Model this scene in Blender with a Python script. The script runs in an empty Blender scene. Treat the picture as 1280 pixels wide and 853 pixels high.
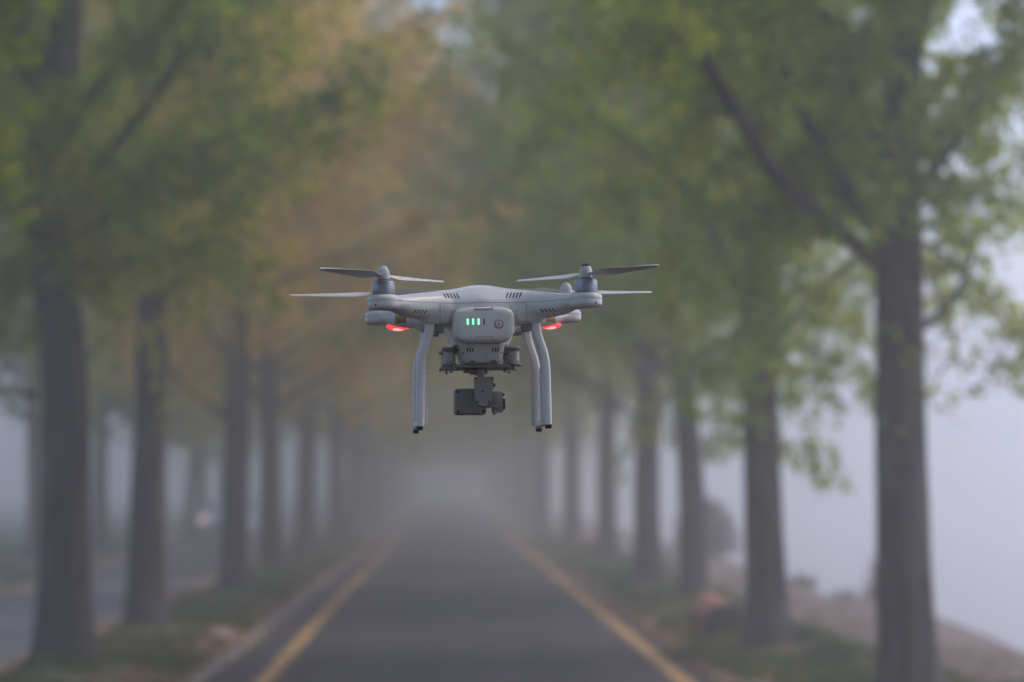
import bpy, bmesh, math, random
import numpy as np
from mathutils import Vector, Matrix
from mathutils.bvhtree import BVHTree

R = math.radians
scene = bpy.context.scene
col = scene.collection

# ------------------------------------------------------------------ camera
FPX = 3022.0            # 85 mm on a 36 mm sensor, in pixels of a 1280 px frame
CAM_H = 1.9
cam_yaw = math.atan((640 - 558) / FPX)      # road runs along +Y, camera turned a little right
cam_pitch = math.atan((606 - 426.5) / FPX)
cam = bpy.data.cameras.new("camera")
cam_o = bpy.data.objects.new("camera", cam)
col.objects.link(cam_o)
cam_o.location = (0, 0, CAM_H)
cam_o.rotation_euler = (R(90) + cam_pitch, 0, -cam_yaw)
cam.lens = 85
cam.sensor_width = 36
cam.clip_start = 0.1
cam.clip_end = 6000
cam.dof.use_dof = True
cam.dof.focus_distance = 2.98
cam.dof.aperture_fstop = 4.3
scene.camera = cam_o

# ------------------------------------------------------------------ light
SUN_EL, SUN_ROT = 52, 65
world = bpy.data.worlds.new("World")
scene.world = world
world.use_nodes = True
wn = world.node_tree
bg = wn.nodes["Background"]
sky = wn.nodes.new("ShaderNodeTexSky")
sky.sky_type = 'NISHITA'
sky.sun_disc = False
sky.sun_elevation = R(SUN_EL)
sky.sun_rotation = R(SUN_ROT)
sky.air_density = 1.0
sky.dust_density = 2.5
sky.ozone_density = 3.5
tint = wn.nodes.new("ShaderNodeMix")          # overcast: the blue sky seen through thin pinkish cloud
tint.data_type = 'RGBA'; tint.blend_type = 'MULTIPLY'; tint.inputs[0].default_value = 1.0
tint.inputs[7].default_value = (1.03, 0.97, 1.03, 1)
wn.links.new(sky.outputs[0], tint.inputs[6])
wn.links.new(tint.outputs[2], bg.inputs[0])
bg.inputs[1].default_value = 0.12
sun = bpy.data.lights.new("sun", 'SUN')
sun.energy = 0.9
sun.angle = R(25)
sun.color = (1.0, 0.95, 0.9)
sun_o = bpy.data.objects.new("sun", sun)
col.objects.link(sun_o)
sd = Vector((math.sin(R(SUN_ROT)) * math.cos(R(SUN_EL)), math.cos(R(SUN_ROT)) * math.cos(R(SUN_EL)), math.sin(R(SUN_EL))))
sun_o.rotation_euler = sd.to_track_quat('Z', 'Y').to_euler()
sun_o.location = (0, 0, 60)

scene.view_settings.view_transform = 'Standard'
scene.view_settings.look = 'None'
scene.view_settings.exposure = 1.34
scene.view_settings.gamma = 1.0
scene.render.engine = 'CYCLES'
cy = scene.cycles
cy.use_denoising = True
cy.max_bounces = 10
cy.diffuse_bounces = 6
cy.glossy_bounces = 3
cy.transmission_bounces = 4
cy.volume_bounces = 5
cy.transparent_max_bounces = 8
cy.caustics_reflective = False
cy.caustics_refractive = False
cy.sample_clamp_indirect = 6

HAZE_DENSITY = 0.0122
HAZE_COLOR = (0.92, 0.90, 0.89)
HAZE_G = 0.8

# ------------------------------------------------------------------ helpers
def link(name, me, mat, parent=None, smooth=False, sharp_angle=None):
    o = bpy.data.objects.new(name, me)
    if mat is not None and not me.materials:
        me.materials.append(mat)
    if smooth:
        me.polygons.foreach_set("use_smooth", np.ones(len(me.polygons), dtype=bool))
        if sharp_angle:
            me.set_sharp_from_angle(angle=R(sharp_angle))
    col.objects.link(o)
    if parent is not None:
        o.parent = parent
    return o

def from_arrays(name, V, F, mat, parent=None, smooth=False, sharp_angle=None):
    """V (n,3), F (m,4) or list of faces."""
    me = bpy.data.meshes.new(name)
    if isinstance(F, np.ndarray):
        V = np.asarray(V, dtype=np.float32)
        k = F.shape[1]
        me.vertices.add(len(V))
        me.vertices.foreach_set("co", V.ravel())
        me.loops.add(F.size)
        me.loops.foreach_set("vertex_index", F.astype(np.int32).ravel())
        me.polygons.add(len(F))
        me.polygons.foreach_set("loop_start", np.arange(0, F.size, k, dtype=np.int32))
        me.update(calc_edges=True)
        me.validate()
    else:
        me.from_pydata([tuple(map(float, v)) for v in V], [], F)
        me.update()
    return link(name, me, mat, parent, smooth, sharp_angle)

def from_bm(name, bm, mat, parent=None, smooth=False, sharp_angle=None):
    me = bpy.data.meshes.new(name)
    bmesh.ops.recalc_face_normals(bm, faces=bm.faces[:])
    bm.to_mesh(me)
    bm.free()
    return link(name, me, mat, parent, smooth, sharp_angle)

def tag(o, label=None, cat=None, group=None, kind=None):
    if label: o["label"] = label
    if cat: o["category"] = cat
    if group: o["group"] = group
    if kind: o["kind"] = kind
    return o

def empty(name, loc=(0, 0, 0), rot=(0, 0, 0)):
    o = bpy.data.objects.new(name, None)
    o.empty_display_size = 0.2
    o.location = loc
    o.rotation_euler = rot
    col.objects.link(o)
    return o

def add_rbox(bm, x0, x1, y0, y1, z0, z1, r=0.0, seg=3, rot=None):
    m = Matrix.Translation(((x0 + x1) / 2, (y0 + y1) / 2, (z0 + z1) / 2))
    if rot is not None:
        m = m @ rot
    m = m @ Matrix.Diagonal((x1 - x0, y1 - y0, z1 - z0, 1))
    g = bmesh.ops.create_cube(bm, size=1.0, matrix=m)
    if r > 0:
        es = list({e for v in g['verts'] for e in v.link_edges})
        bmesh.ops.bevel(bm, geom=es, offset=r, segments=seg, profile=0.5, affect='EDGES', clamp_overlap=True)

def add_lathe(bm, prof, n=32, m=Matrix.Identity(4)):
    """prof: list of (r,z)."""
    rings = []
    for (r, z) in prof:
        if r < 1e-7:
            rings.append([bm.verts.new(m @ Vector((0, 0, z)))])
        else:
            rings.append([bm.verts.new(m @ Vector((r * math.cos(2 * math.pi * k / n), r * math.sin(2 * math.pi * k / n), z))) for k in range(n)])
    for a, b in zip(rings[:-1], rings[1:]):
        for k in range(n):
            k2 = (k + 1) % n
            if len(a) == 1 and len(b) == 1: continue
            if len(a) == 1: bm.faces.new((a[0], b[k], b[k2]))
            elif len(b) == 1: bm.faces.new((a[k], a[k2], b[0]))
            else: bm.faces.new((a[k], a[k2], b[k2], b[k]))
    if len(rings[0]) > 1: bm.faces.new(rings[0][::-1])
    if len(rings[-1]) > 1: bm.faces.new(rings[-1])

def add_sweep(bm, pts, sizes, n=20, power=3.0, fx=Vector((1, 0, 0)), fy=Vector((0, 1, 0))):
    """superellipse section (half sizes a along fx, b along fy) swept along pts."""
    rings = []
    for p, (a, b) in zip(pts, sizes):
        ring = []
        for k in range(n):
            t = 2 * math.pi * k / n
            c, s = math.cos(t), math.sin(t)
            x = a * math.copysign(abs(c) ** (2 / power), c)
            y = b * math.copysign(abs(s) ** (2 / power), s)
            ring.append(bm.verts.new(Vector(p) + fx * x + fy * y))
        rings.append(ring)
    for a, b in zip(rings[:-1], rings[1:]):
        for k in range(n):
            bm.faces.new((a[k], a[(k + 1) % n], b[(k + 1) % n], b[k]))
    bm.faces.new(rings[0][::-1]); bm.faces.new(rings[-1])

def tube_arrays(pts, radii, n=8, bump=None):
    """round tube along pts; returns V,F arrays (open ends, closed with a point at the tip)."""
    pts = np.asarray(pts, float); radii = np.asarray(radii, float)
    T = np.gradient(pts, axis=0)
    T /= np.linalg.norm(T, axis=1, keepdims=True) + 1e-9
    ref = np.array([1.0, 0, 0]) if abs(T[0, 0]) < 0.8 else np.array([0, 1.0, 0])
    U = np.cross(np.broadcast_to(ref, T.shape), T); U /= np.linalg.norm(U, axis=1, keepdims=True) + 1e-9
    W = np.cross(T, U)
    a = np.arange(n) * 2 * np.pi / n
    rr = radii[:, None] * np.ones((1, n))
    if bump is not None: rr = rr * bump(np.arange(len(pts))[:, None], a[None, :])
    V = pts[:, None, :] + rr[..., None] * (np.cos(a)[None, :, None] * U[:, None, :] + np.sin(a)[None, :, None] * W[:, None, :])
    V = V.reshape(-1, 3)
    i = np.arange(len(pts) - 1)[:, None] * n
    k = np.arange(n)[None, :]; k2 = (k + 1) % n
    F = np.stack([i + k, i + k2, i + n + k2, i + n + k], -1).reshape(-1, 4)
    return V, F

def join(parts):
    Vs, Fs, b = [], [], 0
    for V, F in parts:
        Vs.append(V); Fs.append(F + b); b += len(V)
    return np.concatenate(Vs), np.concatenate(Fs)

# ------------------------------------------------------------------ materials
def mat(name, color, rough=0.6, metallic=0.0, spec=0.5, var=None, bump=None, coord='Object'):
    """principled; var=(scale, amount, colour2); bump=(scale, strength, distance)"""
    m = bpy.data.materials.new(name)
    m.use_nodes = True
    nt = m.node_tree
    b = nt.nodes["Principled BSDF"]
    b.inputs["Base Color"].default_value = (*color, 1)
    b.inputs["Roughness"].default_value = rough
    b.inputs["Metallic"].default_value = metallic
    b.inputs["Specular IOR Level"].default_value = spec
    tc = nt.nodes.new("ShaderNodeTexCoord")
    if var:
        n = nt.nodes.new("ShaderNodeTexNoise")
        n.inputs["Scale"].default_value = var[0]
        n.inputs["Detail"].default_value = 6
        nt.links.new(tc.outputs[coord], n.inputs["Vector"])
        rp = nt.nodes.new("ShaderNodeMapRange")
        rp.inputs[1].default_value = 0.35; rp.inputs[2].default_value = 0.68
        nt.links.new(n.outputs[0], rp.inputs[0])
        mx = nt.nodes.new("ShaderNodeMix"); mx.data_type = 'RGBA'
        mul = nt.nodes.new("ShaderNodeMath"); mul.operation = 'MULTIPLY'; mul.inputs[1].default_value = var[1]
        nt.links.new(rp.outputs[0], mul.inputs[0])
        nt.links.new(mul.outputs[0], mx.inputs[0])
        mx.inputs[6].default_value = (*color, 1); mx.inputs[7].default_value = (*var[2], 1)
        nt.links.new(mx.outputs[2], b.inputs["Base Color"])
    if bump:
        n = nt.nodes.new("ShaderNodeTexNoise")
        n.inputs["Scale"].default_value = bump[0]; n.inputs["Detail"].default_value = 4
        nt.links.new(tc.outputs[coord], n.inputs["Vector"])
        bp = nt.nodes.new("ShaderNodeBump")
        bp.inputs["Strength"].default_value = bump[1]; bp.inputs["Distance"].default_value = bump[2]
        nt.links.new(n.outputs[0], bp.inputs["Height"])
        nt.links.new(bp.outputs[0], b.inputs["Normal"])
    return m

def emit_mat(name, base, color, strength):
    m = mat(name, base, 0.25)
    b = m.node_tree.nodes["Principled BSDF"]
    b.inputs["Emission Color"].default_value = (*color, 1)
    b.inputs["Emission Strength"].default_value = strength
    return m

def bark_mat():
    m = bpy.data.materials.new("bark"); m.use_nodes = True
    nt = m.node_tree; b = nt.nodes["Principled BSDF"]; b.inputs["Roughness"].default_value = 0.95
    b.inputs["Specular IOR Level"].default_value = 0.15
    tc = nt.nodes.new("ShaderNodeTexCoord"); mp = nt.nodes.new("ShaderNodeMapping")
    mp.inputs["Scale"].default_value = (14, 14, 1.6)
    nt.links.new(tc.outputs["Object"], mp.inputs[0])
    n = nt.nodes.new("ShaderNodeTexNoise"); n.inputs["Scale"].default_value = 1.0; n.inputs["Detail"].default_value = 6
    nt.links.new(mp.outputs[0], n.inputs["Vector"])
    n2 = nt.nodes.new("ShaderNodeTexNoise"); n2.inputs["Scale"].default_value = 0.9; n2.inputs["Detail"].default_value = 3
    nt.links.new(tc.outputs["Object"], n2.inputs["Vector"])
    rp = nt.nodes.new("ShaderNodeValToRGB")
    rp.color_ramp.elements[0].position = 0.36; rp.color_ramp.elements[0].color = (0.018, 0.015, 0.014, 1)
    rp.color_ramp.elements[1].position = 0.66; rp.color_ramp.elements[1].color = (0.115, 0.098, 0.090, 1)
    nt.links.new(n.outputs[0], rp.inputs[0])
    mx = nt.nodes.new("ShaderNodeMix"); mx.data_type = 'RGBA'
    r2 = nt.nodes.new("ShaderNodeMapRange"); r2.inputs[1].default_value = 0.5; r2.inputs[2].default_value = 0.75; r2.inputs[4].default_value = 0.5
    nt.links.new(n2.outputs[0], r2.inputs[0]); nt.links.new(r2.outputs[0], mx.inputs[0])
    nt.links.new(rp.outputs[0], mx.inputs[6]); mx.inputs[7].default_value = (0.060, 0.066, 0.045, 1)
    nt.links.new(mx.outputs[2], b.inputs["Base Color"])
    bp = nt.nodes.new("ShaderNodeBump"); bp.inputs["Strength"].default_value = 0.8; bp.inputs["Distance"].default_value = 0.03
    nt.links.new(n.outputs[0], bp.inputs["Height"]); nt.links.new(bp.outputs[0], b.inputs["Normal"])
    return m

def leaf_mat(name, c1, c2, c3, objcol=False, transl=0.4):
    """leaf colour varies through the crown between three natural leaf colours"""
    m = bpy.data.materials.new(name); m.use_nodes = True
    nt = m.node_tree
    for nn in list(nt.nodes): nt.nodes.remove(nn)
    out = nt.nodes.new("ShaderNodeOutputMaterial")
    tc = nt.nodes.new("ShaderNodeTexCoord")
    oi = nt.nodes.new("ShaderNodeObjectInfo")
    add = nt.nodes.new("ShaderNodeVectorMath"); add.operation = 'ADD'
    sc = nt.nodes.new("ShaderNodeVectorMath"); sc.operation = 'SCALE'; sc.inputs[3].default_value = 37.0
    cmb = nt.nodes.new("ShaderNodeCombineXYZ")
    for q in range(3): nt.links.new(oi.outputs["Random"], cmb.inputs[q])
    nt.links.new(cmb.outputs[0], sc.inputs[0])
    nt.links.new(tc.outputs["Object"], add.inputs[0]); nt.links.new(sc.outputs[0], add.inputs[1])
    n = nt.nodes.new("ShaderNodeTexNoise"); n.inputs["Scale"].default_value = 0.55; n.inputs["Detail"].default_value = 3
    nt.links.new(add.outputs[0], n.inputs["Vector"])
    n2 = nt.nodes.new("ShaderNodeTexNoise"); n2.inputs["Scale"].default_value = 7.0; n2.inputs["Detail"].default_value = 2
    nt.links.new(add.outputs[0], n2.inputs["Vector"])
    mxn = nt.nodes.new("ShaderNodeMix"); mxn.inputs[0].default_value = 0.45
    nt.links.new(n.outputs[0], mxn.inputs[2]); nt.links.new(n2.outputs[0], mxn.inputs[3])
    rp = nt.nodes.new("ShaderNodeValToRGB")
    e = rp.color_ramp.elements
    e[0].position = 0.34; e[0].color = (*c1, 1)
    e[1].position = 0.70; e[1].color = (*c3, 1)
    k = e.new(0.52); k.color = (*c2, 1)
    nt.links.new(mxn.outputs[0], rp.inputs[0])
    d = nt.nodes.new("ShaderNodeBsdfDiffuse"); t = nt.nodes.new("ShaderNodeBsdfTranslucent")
    ms = nt.nodes.new("ShaderNodeMixShader"); ms.inputs[0].default_value = transl
    nt.links.new(rp.outputs[0], d.inputs[0]); nt.links.new(rp.outputs[0], t.inputs[0])
    nt.links.new(d.outputs[0], ms.inputs[1]); nt.links.new(t.outputs[0], ms.inputs[2])
    nt.links.new(ms.outputs[0], out.inputs[0])
    return m

M_bark = bark_mat()
M_leaf_green = leaf_mat("leaf_green", (0.200, 0.320, 0.008), (0.360, 0.430, 0.010), (0.540, 0.500, 0.012), transl=0.55)
M_leaf_dark = leaf_mat("leaf_dark_green", (0.140, 0.225, 0.008), (0.250, 0.310, 0.010), (0.430, 0.380, 0.012), transl=0.55)
M_leaf_yellow = leaf_mat("leaf_yellow_green", (0.280, 0.330, 0.010), (0.480, 0.430, 0.013), (0.68, 0.52, 0.018), transl=0.55)
M_leaf_orange = leaf_mat("leaf_orange", (0.58, 0.44, 0.012), (0.82, 0.57, 0.015), (0.90, 0.58, 0.018), transl=0.55)
M_shrub = leaf_mat("shrub_leaf", (0.10, 0.075, 0.07), (0.13, 0.09, 0.085), (0.16, 0.11, 0.09), transl=0.25)
M_shrub_red = leaf_mat("shrub_leaf_red", (0.20, 0.08, 0.07), (0.25, 0.10, 0.08), (0.3, 0.14, 0.1), transl=0.25)
M_weed = leaf_mat("weed_leaf", (0.04, 0.08, 0.02), (0.06, 0.11, 0.03), (0.09, 0.13, 0.04))
M_grass = leaf_mat("grass_blades", (0.060, 0.095, 0.030), (0.095, 0.125, 0.038), (0.18, 0.145, 0.06), transl=0.35)
M_litter = leaf_mat("leaf_litter", (0.16, 0.07, 0.03), (0.28, 0.14, 0.06), (0.32, 0.22, 0.09), transl=0.2)

def asphalt_mat():
    m = mat("asphalt", (0.032, 0.031, 0.034), 0.9, spec=0.2, bump=(160, 0.5, 0.004))
    nt = m.node_tree; b = nt.nodes["Principled BSDF"]
    geo = nt.nodes.new("ShaderNodeNewGeometry")
    def noise(scale, detail, lo, hi):
        mp = nt.nodes.new("ShaderNodeMapping"); mp.inputs["Scale"].default_value = scale
        nt.links.new(geo.outputs["Position"], mp.inputs[0])
        n = nt.nodes.new("ShaderNodeTexNoise"); n.inputs["Scale"].default_value = 1; n.inputs["Detail"].default_value = detail
        nt.links.new(mp.outputs[0], n.inputs["Vector"])
        r = nt.nodes.new("ShaderNodeMapRange"); r.inputs[1].default_value = 0.3; r.inputs[2].default_value = 0.7
        r.inputs[3].default_value = lo; r.inputs[4].default_value = hi
        nt.links.new(n.outputs[0], r.inputs[0]); return r.outputs[0]
    tracks = noise((1.5, 0.03, 1), 3, 0.7, 1.35)       # worn wheel tracks and drip line
    patches = noise((0.8, 0.10, 1), 5, 0.88, 1.12)
    grit = noise((45, 45, 45), 4, 0.75, 1.25)
    p = tracks
    for q in (patches, grit):
        mu = nt.nodes.new("ShaderNodeMath"); mu.operation = 'MULTIPLY'
        nt.links.new(p, mu.inputs[0]); nt.links.new(q, mu.inputs[1]); p = mu.outputs[0]
    mx = nt.nodes.new("ShaderNodeMix"); mx.data_type = 'RGBA'; mx.blend_type = 'MULTIPLY'; mx.inputs[0].default_value = 1
    mx.inputs[6].default_value = (0.027, 0.0255, 0.028, 1)
    nt.links.new(p, mx.inputs[7]); nt.links.new(mx.outputs[2], b.inputs["Base Color"])
    return m
M_asphalt = asphalt_mat()
M_path = mat("path_asphalt", (0.075, 0.074, 0.082), 0.8, spec=0.35, var=(0.5, 0.8, (0.10, 0.098, 0.105)), bump=(120, 0.5, 0.004))

def paint_mat():
    m = bpy.data.materials.new("yellow_road_paint"); m.use_nodes = True
    nt = m.node_tree; b = nt.nodes["Principled BSDF"]; b.inputs["Roughness"].default_value = 0.7
    tc = nt.nodes.new("ShaderNodeTexCoord")
    n = nt.nodes.new("ShaderNodeTexNoise"); n.inputs["Scale"].default_value = 3.5; n.inputs["Detail"].default_value = 10
    nt.links.new(tc.outputs["Object"], n.inputs["Vector"])
    rp = nt.nodes.new("ShaderNodeValToRGB")
    rp.color_ramp.elements[0].position = 0.40; rp.color_ramp.elements[0].color = (0.10, 0.075, 0.045, 1)
    rp.color_ramp.elements[1].position = 0.52; rp.color_ramp.elements[1].color = (0.40, 0.21, 0.030, 1)
    nt.links.new(n.outputs[0], rp.inputs[0]); nt.links.new(rp.outputs[0], b.inputs["Base Color"])
    return m
M_paint = paint_mat()
M_kerb = mat("kerb_concrete", (0.085, 0.060, 0.042), 0.95, var=(0.9, 1.0, (0.19, 0.155, 0.13)), bump=(60, 0.4, 0.005))
M_edging = mat("path_edging", (0.22, 0.12, 0.075), 0.9, var=(1.5, 0.9, (0.30, 0.20, 0.13)), bump=(40, 0.4, 0.008))

def ground_mat():
    m = bpy.data.materials.new("verge_ground"); m.use_nodes = True
    nt = m.node_tree; b = nt.nodes["Principled BSDF"]; b.inputs["Roughness"].default_value = 0.95
    b.inputs["Specular IOR Level"].default_value = 0.1
    geo = nt.nodes.new("ShaderNodeNewGeometry")
    n = nt.nodes.new("ShaderNodeTexNoise"); n.inputs["Scale"].default_value = 0.45; n.inputs["Detail"].default_value = 6
    nt.links.new(geo.outputs["Position"], n.inputs["Vector"])
    n2 = nt.nodes.new("ShaderNodeTexNoise"); n2.inputs["Scale"].default_value = 6; n2.inputs["Detail"].default_value = 6
    nt.links.new(geo.outputs["Position"], n2.inputs["Vector"])
    r1 = nt.nodes.new("ShaderNodeValToRGB")
    r1.color_ramp.elements[0].position = 0.42; r1.color_ramp.elements[0].color = (0.058, 0.085, 0.034, 1)
    r1.color_ramp.elements[1].position = 0.62; r1.color_ramp.elements[1].color = (0.13, 0.105, 0.062, 1)
    nt.links.new(n.outputs[0], r1.inputs[0])
    # bare, pinkish earth on the river bank (X > 4.9)
    sx = nt.nodes.new("ShaderNodeSeparateXYZ"); nt.links.new(geo.outputs["Position"], sx.inputs[0])
    wob = nt.nodes.new("ShaderNodeMath"); wob.operation = 'MULTIPLY_ADD'; wob.inputs[1].default_value = 1.6
    nt.links.new(n.outputs[0], wob.inputs[0]); nt.links.new(sx.outputs[0], wob.inputs[2])
    mr = nt.nodes.new("ShaderNodeMapRange"); mr.inputs[1].default_value = 5.2; mr.inputs[2].default_value = 5.8
    nt.links.new(wob.outputs[0], mr.inputs[0])
    mx = nt.nodes.new("ShaderNodeMix"); mx.data_type = 'RGBA'
    nt.links.new(mr.outputs[0], mx.inputs[0]); nt.links.new(r1.outputs[0], mx.inputs[6]); mx.inputs[7].default_value = (0.125, 0.100, 0.088, 1)
    m2 = nt.nodes.new("ShaderNodeMix"); m2.data_type = 'RGBA'; m2.blend_type = 'MULTIPLY'; m2.inputs[0].default_value = 1.0
    r2 = nt.nodes.new("ShaderNodeMapRange"); r2.inputs[1].default_value = 0.3; r2.inputs[2].default_value = 0.7; r2.inputs[3].default_value = 0.6; r2.inputs[4].default_value = 1.35
    nt.links.new(n2.outputs[0], r2.inputs[0])
    nt.links.new(mx.outputs[2], m2.inputs[6]); nt.links.new(r2.outputs[0], m2.inputs[7])
    nt.links.new(m2.outputs[2], b.inputs["Base Color"])
    bp = nt.nodes.new("ShaderNodeBump"); bp.inputs["Strength"].default_value = 0.8; bp.inputs["Distance"].default_value = 0.05
    nt.links.new(n2.outputs[0], bp.inputs["Height"]); nt.links.new(bp.outputs[0], b.inputs["Normal"])
    return m
M_ground = ground_mat()
M_water = mat("river_water", (0.05, 0.06, 0.07), 0.18, spec=0.5, bump=(0.6, 0.15, 0.05))
M_earth = mat("bare_earth", (0.24, 0.17, 0.135), 0.95, var=(5, 0.8, (0.17, 0.11, 0.08)), bump=(12, 0.6, 0.03))

# ------------------------------------------------------------------ terrain
rng = np.random.default_rng(4)
def ground_z(x, y):
    """verges a little above the road, dike falling to the river on the right"""
    x = np.asarray(x, float); y = np.asarray(y, float)
    z = np.full(np.broadcast(x, y).shape, -0.03)
    def ss(a, b, v):
        t = np.clip((v - a) / (b - a), 0, 1); return t * t * (3 - 2 * t)
    wav = 0.03 * np.sin(y * 0.9 + x * 2.1) + 0.025 * np.sin(y * 0.37 - x * 1.3) + 0.02 * np.sin(y * 2.3 + 1.0)
    left = ss(-2.45, -2.9, x) * (1 - ss(-4.1, -4.45, x))
    right = ss(2.75, 3.3, x)
    z = z + (0.09 + wav) * (left + right * (1 - ss(4.9, 5.6, x) * 0.4))
    farleft = ss(-10.0, -11.5, x)
    z = z + farleft * (0.10 + wav)
    edge = 6.0 + 0.35 * np.sin(y * 0.21 + 0.6) + 0.22 * np.sin(y * 0.57) + 0.010 * (y - 30)
    z = z - 4.2 * ss(0, 7.5, x - edge) * 1.0 + 0.18 * np.exp(-((x - edge + 0.4) / 0.6) ** 2) * (0.6 + 0.4 * np.sin(y * 1.1))
    return z
xs = np.concatenate([np.array([-400, -250, -150, -90, -60, -40, -28, -20, -15]), np.arange(-12, 12.01, 0.25), np.array([13, 14.5, 16, 20, 28, 45])])
ys = np.concatenate([np.array([-60, -30, -15, -5, 0, 5, 10]), np.arange(14, 120, 0.6), np.array([122, 126, 130, 135, 140, 150, 160, 175, 190, 210, 240, 280, 340, 420, 520])])
XX, YY = np.meshgrid(xs, ys)
ZZ = ground_z(XX, YY)
V = np.stack([XX, YY, ZZ], -1).reshape(-1, 3)
ii = np.arange(len(ys) - 1)[:, None] * len(xs) + np.arange(len(xs) - 1)[None, :]
F = np.stack([ii, ii + 1, ii + 1 + len(xs), ii + len(xs)], -1).reshape(-1, 4)
tag(from_arrays("ground", V, F, M_ground, smooth=True), kind="structure")
tag(from_arrays("river", [(10, -60, -3.9), (400, -60, -3.9), (400, 520, -3.9), (10, 520, -3.9)], [(0, 1, 2, 3)], M_water), kind="structure")

def strip(name, xa, xb, z, m, y0=-20, y1=300, step=3.0):
    """flat ribbon between two x(y) functions"""
    y = np.arange(y0, y1 + 0.1, step)
    fa = xa if callable(xa) else (lambda v: np.full_like(v, xa))
    fb = xb if callable(xb) else (lambda v: np.full_like(v, xb))
    V = np.concatenate([np.stack([fa(y), y, np.full_like(y, z)], -1), np.stack([fb(y), y, np.full_like(y, z)], -1)])
    n = len(y); i = np.arange(n - 1)
    F = np.stack([i, i + n, i + n + 1, i + 1], -1)
    return from_arrays(name, V, F, m)

def drift(y):
    return np.interp(y, [-50, 45, 95, 200, 320], [0, 0, 1, 1.6, 1.6])
tag(strip("road", lambda y: -2.28 + 0.05 * np.sin(y * 0.7), lambda y: 2.68 + 0.06 * np.sin(y * 0.53) + 0.04 * np.sin(y * 1.7), 0.0, M_asphalt, step=0.7), kind="structure")
tag(strip("yellow_line", -1.855, -1.685, 0.004, M_paint), kind="structure")
tag(strip("yellow_line", 2.215, 2.385, 0.004, M_paint), kind="structure")
tag(strip("path", lambda y: -7.4 - 2.6 * drift(y), lambda y: -4.62 - 1.5 * drift(y), 0.0, M_path), kind="structure")

def kerb(name, fx, w, h, m, y0, y1, seg, gap, jitter, seed):
    rr = random.Random(seed); bm = bmesh.new(); y = y0
    while y < y1:
        x = float(fx(np.array(y))); dx = rr.uniform(-jitter, jitter); hh = h * rr.uniform(0.6, 1.1)
        add_rbox(bm, x - w / 2 + dx, x + w / 2 + dx, y, y + seg - gap, -0.12, hh, 0.015, 2)
        y += seg
    return from_bm(name, bm, m)
tag(kerb("kerb", lambda y: -2.42 + 0 * y, 0.15, 0.022, M_kerb, -10, 140, 1.0, 0.02, 0.012, 3), kind="structure")
tag(kerb("path_kerb", lambda y: -4.50 - 1.5 * drift(y), 0.22, 0.07, M_edging, -10, 140, 1.0, 0.02, 0.02, 5), kind="structure")
tag(kerb("path_kerb", lambda y: -7.53 - 2.6 * drift(y), 0.22, 0.07, M_edging, -10, 140, 1.0, 0.02, 0.02, 6), kind="structure")

# bare earth patches on the right verge
def patch(cx, cy, rx, ry, seed):
    rr = random.Random(seed); n = 40; V = [(cx, cy, float(ground_z(cx, cy)) + 0.05)]
    for k in range(n):
        a = 2 * math.pi * k / n; q = 1 + 0.18 * math.sin(3 * a + seed) + 0.1 * rr.uniform(-1, 1)
        x, y = cx + rx * q * math.cos(a), cy + ry * q * math.sin(a)
        V.append((x, y, float(ground_z(x, y)) - 0.01))
    return from_arrays("dirt_patch", V, [(0, 1 + k, 1 + (k + 1) % n) for k in range(n)], M_earth, smooth=True)
tag(patch(3.05, 24.0, 0.42, 1.3, 1), kind="structure")
tag(patch(2.95, 34.0, 0.25, 1.6, 2), kind="structure")
tag(patch(-2.75, 30.0, 0.22, 2.0, 3), kind="structure")

# grass and leaf litter
def blades(n, xr, yr, hr, seed, reject=None, wid=0.012):
    r = np.random.default_rng(seed)
    x = r.uniform(*xr, n); y = yr[0] + (yr[1] - yr[0]) * r.random(n) ** 1.5
    clump = np.sin(x * 2.3 + y * 0.8) + np.sin(y * 1.7 - x) + np.sin(x * 5 + y * 2.9) * 0.7
    keep = clump + r.normal(0, 0.8, n) > -0.2
    x, y = x[keep], y[keep]; n = len(x)
    z = ground_z(x, y) - 0.01
    h = r.uniform(*hr, n) * (0.6 + 0.25 * np.clip(clump[keep], -1, 2))
    a = r.uniform(0, 2 * np.pi, n); w = wid * r.uniform(0.7, 1.5, n) * (1 + y / 60)
    lx, ly = r.normal(0, 0.4, n) * h, r.normal(0, 0.4, n) * h
    p = np.stack([x, y, z], -1)
    d = np.stack([np.cos(a) * w, np.sin(a) * w, 0 * w], -1)
    mid = p + np.stack([lx * 0.35, ly * 0.35, h * 0.6], -1)
    tip = p + np.stack([lx, ly, h], -1)
    V = np.stack([p - d, p + d, mid + d * 0.7, tip, mid - d * 0.7], 1).reshape(-1, 3)
    b = np.arange(n)[:, None] * 5
    F = np.concatenate([b + np.array([0, 1, 2, 4]), ], 0)
    F2 = b + np.array([4, 2, 3, 3])
    return V, F, F2
parts = [blades(30000, (-4.25, -2.6), (17, 85), (0.05, 0.16), 1), blades(62000, (2.85, 4.7), (17, 85), (0.05, 0.20), 2),
         blades(7000, (-12.5, -8.2), (30, 90), (0.06, 0.2), 3, wid=0.02)]
Vs, Fs, T, b = [], [], [], 0
for V, F, F2 in parts:
    Vs.append(V); Fs += (F + b).tolist(); T += (F2[:, :3] + b).tolist(); b += len(V)
g = from_arrays("grass", np.concatenate(Vs), Fs + T, M_grass)
tag(g, "short green grass covering the verges under the trees", "grass", kind="stuff")

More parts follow.
